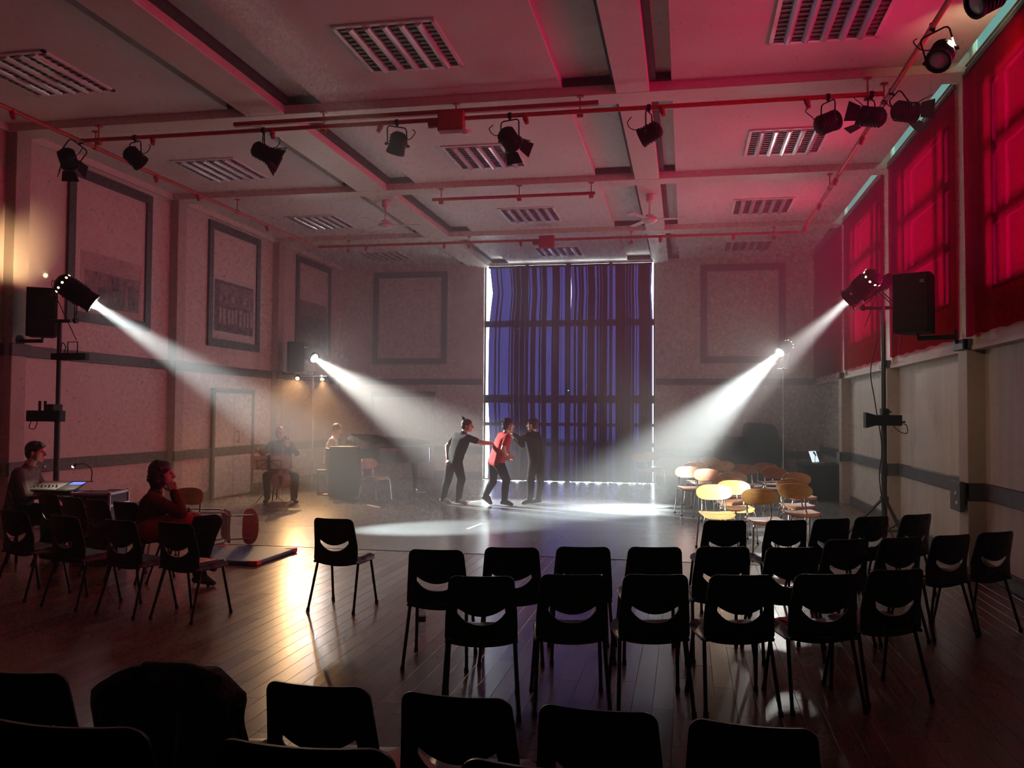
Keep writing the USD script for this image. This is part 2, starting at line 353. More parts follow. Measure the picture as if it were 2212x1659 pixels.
# ---- ceiling: slab, beams edged with dark strips, suspended rafts between the beams
ceil = struct('ceiling')
obj('slab', box(XL - 0.3, 2.895, YF - 0.3, YB + 0.3, ZC, ZT), M['ceiling'], ceil)
for y0, y1 in BEAMS_Y:
    obj('cross_beam', rbox(XL, 3.03, y0, y1, ZS, ZC + 0.02, 0.006, 4), M['beam'], ceil)
for x0, x1 in BEAMS_X:
    obj('long_beam', rbox(x0, x1, YF, YB, ZS + 0.004, ZC + 0.02, 0.006, 4), M['beam'], ceil)
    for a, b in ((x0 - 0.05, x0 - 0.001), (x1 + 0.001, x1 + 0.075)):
        obj('dark_strip', box(a, b, YF, YB, ZR + 0.012, ZC - 0.002), M['near_black'], ceil)  # solid dark strip along the beam, just below the slab
bays = [(-3.2, 2.40), (2.75, 6.30), (6.65, 10.20), (10.55, 14.05), (14.40, 18.00), (18.35, 22.0)]
RAFTS_X = [(XL + 0.02, -5.70), (-4.44, -1.43), (-0.17, 2.895)]
for y0, y1 in bays:
    for x0, x1 in RAFTS_X:
        obj('ceiling_raft', rbox(x0, x1, y0 + 0.001, y1 - 0.001, ZR, ZC + 0.01, 0.008, 4), M['ceiling'], ceil)
    for a, b in ((-5.70, -5.51), (-4.865, -4.44), (-1.43, -0.85), (-0.345, -0.17)):       # dark strips at the recess ends
        obj('dark_strip', box(a, b, y1 - 0.05, y1 - 0.001, ZR + 0.012, ZC - 0.002), M['near_black'], ceil)
        obj('dark_strip', box(a, b, y0 + 0.001, y0 + 0.05, ZR + 0.012, ZC - 0.002), M['near_black'], ceil)

# ---- walls
wl = struct('wall_left')
obj('wall_panel', box(XL - 0.25, XL, YF - 0.25, YB + 0.25, 0, ZT), M['wall'], wl)
for y0, y1 in BEAMS_Y:
    obj('pilaster', rbox(XL - 0.01, XL + 0.16, y0 + 0.02, y1 - 0.06, 0, ZC, 0.006, 4), M['pilaster'], wl)
obj('cornice', box(XL, XL + 0.05, YF, YB, 5.42, 5.52), M['beam'], wl)
wf = struct('wall_front', box(XL - 0.25, XR + 0.25, YF - 0.25, YF, 0, ZT), M['drape'])

# right wall: thick below the sill, a thin glazed upper wall with windows in three bays and an added tinted glass strip that makes the bright line along the top
WIN = [(7.40, 9.70), (11.10, 13.40), (14.85, 17.15)]
W0, W1, XU = 2.98, 5.14, 3.04
wr = struct('wall_right')
obj('wall_panel', box(XR, XR + 0.25, YF - 0.25, YB + 0.25, 0, SILL), M['wall_right'], wr)
obj('sill_ledge', box(2.99, XR + 0.25, YF - 0.25, YB + 0.25, SILL - 0.03, SILL + 0.02), M['wall'], wr)
obj('wall_panel', box(XU, XU + 0.03, YF - 0.25, YB + 0.25, SILL, W0), M['wall'], wr)
obj('wall_panel', box(XU, XU + 0.03, YF - 0.25, YB + 0.25, W1, 5.60), M['wall'], wr)
edge = [YF - 0.25] + [v for w in WIN for v in w] + [YB + 0.25]
for k in range(0, len(edge), 2):
    obj('wall_panel', box(XU, XU + 0.03, edge[k], edge[k+1], W0, W1), M['wall'], wr)
strip = [(6.70, 10.15), (10.60, 14.00), (14.45, 17.95)]
edge = [YF - 0.25] + [v for w in strip for v in w] + [YB + 0.25]
for k in range(0, len(edge), 2):
    obj('wall_panel', box(XU, XU + 0.03, edge[k], edge[k+1], 5.60, 5.86), M['wall'], wr)
for y0, y1 in strip: obj('added_glass_strip', box(XU + 0.01, XU + 0.016, y0, y1, 5.60, 5.86), M['pane_tint'], wr)  # added glazing; daylight through it gives the bright line above the curtains
obj('eaves', box(2.89, XU + 0.06, YF - 0.25, YB + 0.25, 5.84, ZT), M['wall'], wr)
for y0, y1 in BEAMS_Y:
    obj('pilaster', rbox(2.95, XR + 0.01, y0 + 0.02, y1 - 0.02, 0, SILL, 0.006, 4), M['pilaster'], wr)
    obj('window_pier', rbox(3.0, XU + 0.01, y0 - 0.10, y1 + 0.18, SILL, 5.85, 0.006, 4), M['pier'], wr)

def window(n, place, w, z0, z1, uprights, bars, t=0.05):
    """frame bars (each its own part) and panes; place(a, b, c, d) maps (along, up) to a box"""
    s = struct('window_%d' % n)
    for a, b in ((-w/2, -w/2 + t), (w/2 - t, w/2)):
        obj('frame_upright', place(a, b, z0, z1), M['frame_dark'], s)
    for u, tw in uprights:
        obj('mullion', place(u - tw/2, u + tw/2, z0, z1), M['frame_dark'], s)
    for a, b in [(z0, z0 + t), (z1 - t, z1)] + [(c - tw/2, c + tw/2) for c, tw in bars]:
        obj('frame_bar', place(-w/2, w/2, a, b, 0.002), M['frame_dark'], s)
    us = [-w/2] + [u for u, _ in uprights] + [w/2]; zs = [z0] + [c for c, _ in bars] + [z1]
    for i in range(len(us) - 1):
        for j in range(len(zs) - 1):
            obj('pane', place(us[i] + 0.01, us[i+1] - 0.01, zs[j] + 0.01, zs[j+1] - 0.01, -0.009), M['pane'], s)
    return s
for n, (y0, y1) in enumerate(WIN):
    c, w = (y0 + y1)/2, y1 - y0
    window(n + 1, lambda a, b, z0, z1, e=0.0: box(XU + 0.004 - e, XU + 0.028 + e, c + a, c + b, z0, z1), w, W0, W1, [(-0.82, 0.2), (0.82, 0.16)], [(3.70, 0.11), (4.43, 0.12)])

# back wall: tall glazed opening behind the blue curtains
BX0, BX1, BZ1 = -5.08, -0.76, 5.505
wb = struct('wall_back')
obj('wall_panel', box(XL - 0.25, BX0, YB, YB + 0.25, 0, ZT), M['wall'], wb)
obj('wall_panel', box(BX1, XR + 0.25, YB, YB + 0.25, 0, ZT), M['wall'], wb)
obj('wall_panel', box(BX0, BX1, YB, YB + 0.25, BZ1, ZT), M['wall'], wb)
window(4, lambda a, b, z0, z1, e=0.0: box((BX0 + BX1)/2 + a, (BX0 + BX1)/2 + b, YB + 0.12 - e, YB + 0.18 + e, z0, z1), BX1 - BX0, 0.0, BZ1, [(-1.07, 0.08), (0.0, 0.12), (1.07, 0.08)], [(0.93, 0.10), (1.42, 0.08), (2.06, 0.20), (3.98, 0.16)], t=0.03)
obj('pavement', box(-14, 12, YB + 0.3, 60, -0.25, -0.05), mat('pavement', (0.35, 0.35, 0.34), 0.9, var=0.2, scale=0.7), struct('outside_ground'))

# ---- dark rails, skirtings (the trim and baseboards of the hall)
def rail(n, meshes): struct('trim_%d' % n, cat(*meshes), M['rail'])
def wall_rail_left(z0, z1, gaps=()):
    out, y = [], YF
    for g0, g1 in list(gaps) + [(YB, YB)]:
        out.append(rbox(XL - 0.005, XL + 0.035, y, g0, z0, z1, 0.006, 4)); y = g1
    for y0, y1 in BEAMS_Y: out.append(rbox(XL + 0.15, XL + 0.195, y0 - 0.02, y1 - 0.02, z0, z1, 0.006, 4))
    return out
rail(1, wall_rail_left(2.42, 2.58)); rail(2, wall_rail_left(0.82, 0.995))
rail(3, [rbox(XL, BX0 - 0.02, YB - 0.035, YB + 0.005, 2.42, 2.57, 0.006, 4)]); rail(4, [rbox(BX1 + 0.02, XR, YB - 0.035, YB + 0.005, 2.42, 2.57, 0.006, 4)])
rail(5, [rbox(XL, -8.07, YB - 0.035, YB + 0.005, 0.66, 0.84, 0.006, 4), rbox(-6.36, BX0 - 0.02, YB - 0.035, YB + 0.005, 0.66, 0.84, 0.006, 4)]); rail(6, [rbox(BX1 + 0.02, XR, YB - 0.035, YB + 0.005, 0.66, 0.84, 0.006, 4)])
def wall_rail_right(z0, z1):
    return [rbox(XR - 0.035, XR + 0.005, YF, YB, z0, z1, 0.006, 4)] + [rbox(2.91, 2.955, y0 - 0.02, y1 + 0.02, z0, z1, 0.006, 4) for y0, y1 in BEAMS_Y] + \
           [rbox(2.91, XR, y0 - 0.02, y0 + 0.022, z0, z1, 0.006, 4) for y0, y1 in BEAMS_Y]
rail(7, wall_rail_right(SILL - 0.02, 2.53)); rail(8, wall_rail_right(0.815, 0.99))
struct('baseboard_left', cat(*[rbox(XL - 0.005, XL + 0.03, a, b, 0.0, 0.18, 0.006, 4) for a, b in ((YF, 15.52), (17.18, YB))]), M['rail'])
struct('baseboard_back', cat(*[rbox(a, b, YB - 0.03, YB + 0.005, 0.0, 0.2, 0.006, 4) for a, b in ((XL, -8.07), (-6.36, BX0 - 0.02), (BX1 + 0.02, XR))]), M['rail'])
struct('baseboard_right', rbox(XR - 0.03, XR + 0.005, YF, YB, 0.0, 0.16, 0.006, 4), M['rail'])

# ---- doors
d1 = struct('door_1')                                                    # in the left wall, the dark rail running across it
obj('door_leaf', rbox(XL + 0.004, XL + 0.045, 15.62, 16.36, 0.02, 2.06, 0.004, 4), M['door'], d1)
obj('door_leaf', rbox(XL + 0.004, XL + 0.045, 16.37, 17.10, 0.02, 2.06, 0.004, 4), M['door'], d1)
obj('kick_band', rbox(XL + 0.04, XL + 0.052, 15.62, 17.10, 0.82, 0.995, 0.004, 4), M['rail'], d1)
for a, b, c, e in ((15.53, 15.62, 0, 2.14), (17.10, 17.18, 0, 2.14), (15.53, 17.18, 2.06, 2.14)):
    obj('door_frame', rbox(XL - 0.01, XL + 0.06, a, b, c, e, 0.004, 4), M['rail'], d1)
obj('door_handle', tube(bend([(XL + 0.05, 16.47, 1.08), (XL + 0.10, 16.47, 1.10), (XL + 0.10, 16.47, 1.27), (XL + 0.05, 16.47, 1.29)]), 0.011), M['steel'], d1)
d2 = struct('door_2')
for a, b in ((-7.99, -7.22), (-7.21, -6.44)):
    obj('door_leaf', rbox(a, b, YB - 0.045, YB - 0.004, 0.02, 2.1, 0.004, 4), M['door'], d2)
for a, b, c, e in ((-8.07, -7.99, 0, 2.24), (-6.44, -6.36, 0, 2.24), (-8.07, -6.36, 2.1, 2.24)):
    obj('door_frame', rbox(a, b, YB - 0.06, YB + 0.01, c, e, 0.004, 4), M['pilaster'] if c == 0 else M['rail'], d2)
obj('kick_band', rbox(-7.99, -6.44, YB - 0.05, YB - 0.04, 0.66, 0.84, 0.004, 4), M['rail'], d2)
obj('door_handle', tube([(-7.15, YB - 0.09, 1.0), (-7.15, YB - 0.09, 1.25)], 0.012), M['steel'], d2)

# ---- curtains: pleated cloth hung from a rail
def folds(L, seed, wave=0.21, depth=0.045, over=0.055, flat=None):
    r = random.Random(seed); t, ph, pts = 0.0, 0.0, []
    nodes = [r.random() for _ in range(int(L/0.25) + 6)]
    while t < L:
        k = t/0.25; i = int(k); fz = k - i; fz = fz*fz*(3 - 2*fz); a = nodes[i]*(1 - fz) + nodes[i+1]*fz
        w = wave*(0.7 + 0.7*a); amp = over*max(0.0, 1.35*a - 0.25)
        if flat is not None:
            w = wave*(0.8 + 0.4*a); amp = over*min([1.0] + [max(0.0, (max(p - t, t - q) - 0.01)/0.035) for p, q in flat])
        pts.append((t - amp*math.sin(2*ph), depth*(0.35 + a)*math.cos(ph))); dt = w/26; ph += 2*PI*dt/w; t += dt
    return pts
def curtain(name, place, L, z0, z1, seed, m, label, hem=0.0, group=None, gather=None, **kw):
    c = thing(name, label, 'curtain', (0, 0, 0), 0, group)
    base = folds(L, seed, **kw); rows = 9; V, F = [], []
    for j in range(rows):
        s = j/(rows - 1); z = z0 + (z1 - z0)*s
        for i, (u, d) in enumerate(base):
            uu = u if gather is None else gather(u, z, L)
            V.append(place(uu + 0.006*math.sin(3*s + i*0.05), d*(1.0 - 0.25*s) + 0.006*math.sin(4*s + seed), z + (hem*math.sin(i*0.11 + seed)*(1 - s)**6)))
    n = len(base)
    for j in range(rows - 1):
        for i in range(n - 1):
            a = j*n + i; F += [(a, a + 1, a + n + 1), (a, a + n + 1, a + n)]
    obj('cloth', (np.array(V), np.array(F)), m, c, smooth=True)
    obj('heading_tape', box(*sum([sorted((place(0, -0.014, z1 - 0.05)[k], place(L, 0.014, z1)[k])) for k in (0, 1)], []), z1 - 0.05, z1), M['near_black'], c)
    for k in range(int(L/0.22)):
        u = 0.1 + k*0.22; q = place(u, 0, z1); obj('hook', tube([q, (q[0], q[1], z1 + 0.045)], 0.005, 5), M['steel'], c)
    return c
BAYN = ['nearest the camera, cut by the picture edge', 'behind the black loudspeaker', 'behind the front right lantern', 'in the dark last bay by the back wall']
for k, (y0, y1) in enumerate([(6.72, 10.30), (10.62, 13.98), (14.40, 17.86), (18.16, 21.92)]):
    curtain('red_curtain', lambda u, d, z, y0=y0: (2.968 + d, y0 + u, z), y1 - y0, 2.56, 5.44, 20 + k, M['red_curtain'],
            'glowing red window curtain ' + BAYN[k], hem=0.01, group='red curtains along the window wall', wave=0.26, depth=0.006, over=0.009)
    cr = single('curtain_rail', cat(tube([(2.968, y0 - 0.05, 5.485), (2.968, y1 + 0.02, 5.485)], 0.012)), M['rail'], 'thin rail carrying the red curtain ' + BAYN[k], 'curtain rail', 'curtain rails of the window wall')
pinch = lambda u, z, L: u + 0.10*(1 - u/L)*max(0.0, 1 - abs(z - 4.75)/0.9) + 0.07*(1 - u/L)*max(0.0, 1 - abs(z - 0.9)/1.0)
pinch2 = lambda u, z, L: u - 0.05*(u/L)*max(0.0, 1 - abs(z - 4.9)/0.8) + 0.045*(1 - u/L)*max(0.0, 1 - abs(z - 4.7)/0.7)
curtain('blue_curtain', lambda u, d, z: (-4.93 + u, 21.86 + d, z), 2.06, 0.03, 5.42, 5, M['blue_curtain'], 'left half of the tall blue curtain on the back wall', hem=0.02, group='tall blue curtains of the back wall', gather=pinch, wave=0.125, depth=0.03, over=0.05, flat=[(0.02, 0.16), (0.30, 0.52), (0.98, 1.02), (1.25, 1.29), (1.50, 1.61), (1.86, 1.95)])
curtain('blue_curtain', lambda u, d, z: (-2.85 + u, 21.86 + d, z), 2.02, 0.03, 5.42, 9, M['blue_curtain'], 'right half of the tall blue curtain on the back wall', hem=0.02, group='tall blue curtains of the back wall', gather=pinch2, wave=0.125, depth=0.03, over=0.05, flat=[(0.0, 0.05), (0.17, 0.20), (0.36, 0.39), (0.64, 0.66), (0.97, 1.13), (1.66, 1.69)])
single('curtain_rail', tube([(BX0 - 0.05, 21.86, 5.465), (BX1 + 0.05, 21.86, 5.465)], 0.012), M['rail'], 'rail across the top of the tall blue curtains', 'curtain rail')
il = thing('indicator_light', 'tiny green indicator light at the middle of the blue curtains', 'light', (-2.865, 21.795, 2.27))
obj('housing', rbox(-0.025, 0.025, -0.01, 0.02, -0.03, 0.03, 0.004, 4), M['plastic'], il); obj('green_lamp', Manifold.sphere(0.016, 12).translate((0, -0.016, 0)), M['led_green'], il, smooth=True)

# ---- framed panels on the walls
def wall_frame(place, w, z0, z1, t, label, posters=()):
    f = thing('wall_frame', label, 'frame', group='large dark framed panels high on the walls')
    obj('backing', place(-w/2 + 0.02, w/2 - 0.02, z0 + 0.02, z1 - 0.02, 0.001, 0.012), M['wall'], f)
    for a, b, c, e in ((-w/2, -w/2 + t, z0, z1), (w/2 - t, w/2, z0, z1), (-w/2 + t, w/2 - t, z0, z0 + t), (-w/2 + t, w/2 - t, z1 - t, z1)):
        obj('frame_bar', place(a, b, c, e, 0.0, 0.045), M['frame_dark'], f)
    for nm, m, (a, b, c, e), d, l in posters:
        obj(nm, place(a, b, c, e, 0.012 + d, 0.0135 + d), m, f, label=l)
    return f
def pl(y): return lambda a, b, c, e, d0, d1: box(XL + d0, XL + d1, y + a, y + b, c, e)
def pb(x): return lambda a, b, c, e, d0, d1: box(x + a, x + b, YB - d1, YB - d0, c, e)
rq = random.Random(3)
crowd1 = [('poster', M['poster'], (-0.72, 0.80, 3.16, 4.12), 0.0, 'reddish poster sheet')] + [('figure_print', M['poster_mid'], (-0.62, 0.74, 3.30, 3.84), 0.002, None), ('figure_print', M['poster_dark'], (-0.08, 0.36, 3.30, 3.62), 0.004, None), ('figure_print', M['poster_dark'], (0.02, 0.20, 3.6, 3.80), 0.004, None), ('figure_print', M['poster_dark'], (0.45, 0.62, 3.34, 3.72), 0.004, None), ('figure_print', M['poster_dark'], (-0.30, -0.14, 3.42, 3.6), 0.004, None)]
wall_frame(pl(12.45), 2.06, 3.03, 5.34, 0.15, 'large dark frame on the left wall behind the front left lantern, holding a reddish poster', crowd1)
crowd2 = [('photo_sheet', M['poster_pale'], (-0.86, 0.86, 3.12, 4.36), 0.0, 'photo print of a row of people'), ('photo_print', M['poster_dark'], (-0.78, 0.78, 3.26, 4.26), 0.002, None), ('photo_print', M['poster_mid'], (-0.60, 0.78, 3.78, 4.2), 0.004, None)]
for k in range(9):
    u = -0.60 + 0.155*k + rq.uniform(-0.02, 0.02); crowd2.append(('figure_print', M['poster_light'], (u, u + rq.uniform(0.08, 0.115), 3.42 + rq.uniform(-0.02, 0.03), 3.74 + rq.uniform(-0.03, 0.03)), 0.006, None))
    crowd2.append(('figure_print', M['poster_dark'] if k % 3 else M['poster_light'], (u + 0.01, u + 0.10, 3.84 + rq.uniform(0, 0.05), 3.93 + rq.uniform(0, 0.1)), 0.006, None))
wall_frame(pl(16.36), 2.06, 2.95, 5.36, 0.15, 'large dark frame amid the left wall, holding a photo of people', crowd2)
wall_frame(pl(20.2), 2.02, 2.97, 5.37, 0.15, 'large dark frame on the left wall nearest the back corner, holding a dark photo', [('photo_print', M['poster_mid'], (-0.8, 0.8, 3.12, 4.35), 0.0, None), ('photo_print', M['poster_dark'], (-0.8, 0.8, 3.12, 4.0), 0.002, None)])
wall_frame(pb(-7.05), 2.0, 2.95, 5.35, 0.15, 'empty dark frame on the back wall left of the blue curtain')
wall_frame(pb(1.34), 2.0, 2.95, 5.35, 0.16, 'empty dark frame on the back wall right of the blue curtain')

# ---- ceiling lights: recessed troffers with six louvred slots
def troffer():
    t = thing('ceiling_light', None, 'ceiling light', (0, 0, 0)); W2, L2 = 0.53, 0.60
    sw, n = 0.094, 6; gap = (2*W2 - 0.08 - n*sw)/(n - 1)
    fr = [box(-W2, W2, -L2, -L2 + 0.05, -0.02, 0.0), box(-W2, W2, L2 - 0.05, L2, -0.02, 0.0), box(-W2, -W2 + 0.04, -L2, L2, -0.02, 0.0), box(W2 - 0.04, W2, -L2, L2, -0.02, 0.0)]
    obj('frame', fr, M['white_paint'], t)
    for k in range(n):
        x = -W2 + 0.04 + k*(sw + gap)
        obj('louvre', [box(x, x + sw, -L2 + 0.05, L2 - 0.05, -0.004, -0.001)] + [box(x, x + sw, y - 0.004, y + 0.004, -0.016, -0.004) for y in np.linspace(-L2 + 0.1, L2 - 0.1, 11)], M['louvre'], t)
        if k < n - 1: obj('reflector_bar', tube([(x + sw + gap/2, -L2 + 0.05, -0.008), (x + sw + gap/2, L2 - 0.05, -0.008)], gap*0.5, 10), M['louvre_bar'], t)
    return t
tro = troffer(); first = True
COLS = [(-7.22, 'left column'), (-2.93, 'middle column'), (1.36, 'right column')]
ROWS = [(8.72, 'nearest row'), (12.72, 'second row'), (16.62, 'third row'), (20.5, 'last row by the back wall')]
for x, cn in COLS:
    for y, rn in ROWS:
        lab = 'louvred ceiling light panel in the %s, %s' % (cn, rn)
        if first: tro.GetAttribute('xformOp:translate').Set(Gf.Vec3d(x, y, ZR)); data(tro, label=lab, group='louvred ceiling lights'); first = False
        else: dup(tro, (x, y, ZR), 0, lab)
sd = thing('smoke_detector', 'small white smoke detector beside the red control box', 'detector', (-2.93, 11.55, ZR)); obj('body', lathe([(0.055, 0), (0.055, -0.02), (0.04, -0.045), (0.0, -0.05)]), M['white_paint'], sd, smooth=40); obj('base', lathe([(0.07, 0.0), (0.07, -0.012)]), M['white_paint'], sd)

def fan(x, y, rot, label):
    f = thing('ceiling_fan', label, 'ceiling fan', (x, y, ZS), rot, 'white ceiling fans under the long beams')
    obj('canopy', lathe([(0.0, 0.0), (0.07, 0.0), (0.065, -0.10), (0.03, -0.13), (0, -0.13)]), M['fan'], f, smooth=40)
    obj('down_rod', tube([(0, 0, -0.1), (0, 0, -0.36)], 0.014), M['fan'], f)
    obj('motor', lathe([(0.0, -0.33), (0.05, -0.34), (0.125, -0.40), (0.13, -0.44), (0.09, -0.48), (0, -0.49)]), M['fan'], f, smooth=40)
    for k in range(3):
        b = xf(cat(rbox(0.10, 0.62, -0.065, 0.065, -0.425, -0.417, 0.003, 6)), None, k*2*PI/3); obj('blade', b, M['fan'], f)
fan(-0.61, 15.05, 0.02, 'white three-bladed ceiling fan under the right-hand long beam')
fan(-5.20, 14.75, 0.25, 'white three-bladed ceiling fan under the left-hand long beam')

# ================================================================== LIGHTING BARS AND STAGE LANTERNS
ZB = 5.20
def bar(label, pts, hang, sockets, box_at=None, upper_span=None):
    b = thing('lighting_bar', label, 'lighting bar', group='red lighting bars under the ceiling')
    obj('tube', tube(bend(pts, 5) if len(pts) > 2 else pts, 0.026, 10), M['red_tube'], b, smooth=40)
    for x, y in hang:
        obj('hanger', [tube([(x, y, ZB + 0.02), (x, y, ZS + 0.0)], 0.009, 6), box(x - 0.04, x + 0.04, y - 0.03, y + 0.03, ZS - 0.012, ZS + 0.001), along([(-0.035, 0.036), (0.035, 0.036)], (x, y, ZB), np.array(pts[-1]) - np.array(pts[0]) if len(pts) == 2 else (1, 0, 0), 10)], M['red_tube'], b)
    for x, y, d in sockets:
        obj('socket', along([(0.0, 0.03), (0.05, 0.034), (0.08, 0.026), (0.11, 0.026)], (x, y, ZB - 0.01), d, 10), M['red_box'], b)
    if box_at:
        x, y = box_at
        obj('control_box', rbox(x - 0.16, x + 0.15, y - 0.12, y + 0.02, ZB - 0.17, ZB + 0.07, 0.008, 6), M['red_box'], b)
        obj('control_box_lid', rbox(x - 0.14, x + 0.13, y - 0.128, y - 0.118, ZB - 0.15, ZB + 0.05, 0.004, 4), M['red_box'], b)
        obj('cable_gland', tube([(x - 0.30, y, ZB - 0.05), (x - 0.16, y, ZB - 0.05)], 0.045, 10), M['red_box'], b)
    if upper_span: obj('upper_box', rbox(upper_span[0], upper_span[1], pts[0][1] + 0.03, pts[0][1] + 0.09, ZB + 0.085, ZB + 0.135, 0.004, 4), M['red_box'], b)  # thin box running along above the tube
    return b
bl, br_, bf, bb = -7.74, 2.17, 10.10, 17.55
bar('long red lighting bar across the hall, carrying the row of black lanterns', [(bl + 0.06, bf, ZB), (br_ - 0.06, bf, ZB)], [(-7.55, bf + 0.1), (-4.42, bf + 0.1), (-2.72, bf + 0.1), (-1.22, bf + 0.1), (1.96, bf + 0.1)],
    [(-6.7, bf, (0.3, -0.4, -1)), (-5.05, bf, (0.2, -0.3, -1)), (-3.62, bf, (-0.4, -0.2, -1)), (-1.86, bf, (0.3, -0.3, -1)), (-0.28, bf, (0.3, -0.3, -1)), (1.30, bf, (0.2, -0.3, -1))], box_at=(-2.73, bf), upper_span=(-5.6, -1.0))
bar('red lighting bar across the stage end of the hall, in front of the back wall', [(bl + 0.06, bb, ZB), (br_ - 0.06, bb, ZB)], [(-7.2, bb + 0.5), (-4.5, bb + 0.5), (-1.1, bb + 0.5), (1.7, bb + 0.5)],
    [(-6.6, bb, (0, -0.4, -1)), (-4.9, bb, (0, -0.4, -1)), (-3.3, bb, (0.2, -0.3, -1)), (-0.5, bb, (0, -0.3, -1)), (0.9, bb, (0, -0.4, -1))], box_at=(-2.75, bb))
bar('red lighting bar running along the left wall', [(bl, 4.0, ZB), (bl, bb, ZB)], [(bl, 6.45), (bl, 10.4), (bl, 14.2)], [(bl, 11.75, (0.3, 0, -1)), (bl, 12.9, (0.3, 0, -1)), (bl, 15.3, (0.3, 0, -1)), (bl, 8.9, (0.3, 0, -1))])
bar('red lighting bar running along the window wall', [(br_, 4.0, ZB), (br_, bb, ZB)], [(br_, 6.45), (br_, 10.4), (br_, 14.2)], [(br_, 11.6, (-0.3, 0, -1)), (br_, 13.6, (-0.3, 0, -1)), (br_, 15.2, (-0.3, 0, -1)), (br_, 16.9, (-0.3, 0, -1))])
bar('short red bar hung alone under the middle cross beam', [(-4.10, 13.92, ZB), (-1.42, 13.92, ZB)], [(-4.0, 14.1), (-2.68, 14.1), (-1.5, 14.1)], [])

def lantern_parts(t, c, aim, size=1.0, doors=True, lit=None, vents=False, yoke_to=None, cable=None, long=False):
    """body round c pointing along aim; yoke_to = point above (or below) where the clamp sits"""
    c, aim = np.array(c, float), np.array(aim, float); aim /= np.linalg.norm(aim); x, y, d = frame_of(aim); s = size
    if long: prof = [(-0.27, 0.0), (-0.27, 0.06), (-0.24, 0.095), (-0.10, 0.10), (-0.09, 0.085), (0.05, 0.082), (0.06, 0.095), (0.22, 0.095), (0.225, 0.105), (0.245, 0.105), (0.245, 0.085), (0.20, 0.08)]
    elif vents: prof = [(-0.28, 0.0), (-0.275, 0.06), (-0.24, 0.115), (-0.20, 0.135), (0.10, 0.135), (0.12, 0.125), (0.22, 0.125), (0.225, 0.135), (0.245, 0.135), (0.245, 0.115), (0.19, 0.11)]
    else: prof = [(-0.15, 0.0), (-0.145, 0.05), (-0.12, 0.085), (-0.09, 0.095), (0.06, 0.095), (0.07, 0.108), (0.10, 0.108), (0.10, 0.09), (0.06, 0.085)]
    obj('body', along([(h*s, r*s) for h, r in prof], c, d, 20), M['lantern'], t, smooth=35)
    fr = prof[-3][0]
    obj('lens', along([((fr - 0.03)*s, 0.0), ((fr - 0.03)*s, prof[-1][1]*s*0.99), ((fr - 0.012)*s, prof[-1][1]*s*0.7), ((fr - 0.008)*s, 0.0)], c, d, 20), (M['lamp_lens_bright'] if lit == 2 else M['lamp_lens']) if lit else M['glass'], t, smooth=35)
    fins = []
    for k in range(5): 
        h = (-0.10 + 0.035*k)*s; fins.append(along([(h, prof[3][1]*s*1.0), (h + 0.002, prof[3][1]*s*1.10), (h + 0.010, prof[3][1]*s*1.10), (h + 0.012, prof[3][1]*s*1.0)], c, d, 20))
    obj('cooling_fin', fins, M['lantern'], t)
    if vents:
        for k in range(10):
            a = k*2*PI/10; n = math.cos(a)*x + math.sin(a)*y; p = c + d*(-0.185*s) + n*0.134*s
            obj('vent', along([(-0.002, 0.0), (-0.002, 0.017*s), (0.003, 0.015*s), (0.004, 0.0)], p, n, 8), M['lamp_vent'], t)
    if doors:
        q = c + d*0.10*s if not vents else c + d*0.245*s; R = 0.10*s
        for n, e in ((x, y), (-x, y), (y, x), (-y, x)):
            tip = q + d*0.11*s + n*(R + 0.065*s); base = q + n*R
            v = [base - e*R*0.75, base + e*R*0.75, tip + e*R*1.05, tip - e*R*1.05]; nn = np.cross(v[1] - v[0], v[2] - v[0]); nn = nn/np.linalg.norm(nn)*0.003
            V = np.array([p + nn for p in v] + [p - nn for p in v])
            obj('barn_door', (V, np.array([(0, 1, 2), (0, 2, 3), (4, 6, 5), (4, 7, 6), (0, 4, 5), (0, 5, 1), (1, 5, 6), (1, 6, 2), (2, 6, 7), (2, 7, 3), (3, 7, 4), (3, 4, 0)])), M['lantern'], t)
    rr = (prof[3][1] + 0.028)*s
    if yoke_to is not None:
        u = np.array(yoke_to, float); up = (u - c); L = np.linalg.norm(up); up /= L; top = c + up*(L - 0.055)
        k = x - up*np.dot(x, up); k /= np.linalg.norm(k); cr = 0.035
        obj('yoke', tube([c - k*rr, top - k*rr - up*cr, top - k*(rr - 0.012) - up*0.01, top - k*(rr - cr), top + k*(rr - cr), top + k*(rr - 0.012) - up*0.01, top + k*rr - up*cr, c + k*rr], 0.0075*max(s, 1), 8), M['lantern'], t)
        obj('clamp', [tube([top, u], 0.014, 8), along([(-0.02, 0.036), (0.02, 0.036)], u, (1, 0, 0) if abs(up[2]) > 0.5 else (0, 0, 1), 10)], M['lantern'], t)
        for sg in (-1, 1): obj('locking_knob', along([(0, 0.018), (0.03, 0.018)], c + sg*k*rr, sg*k, 8), M['plastic'], t)
    if cable is not None:
        obj('power_cable', tube(bend([c - d*0.14*s] + cable, 6), 0.0055, 6), M['cable'], t)

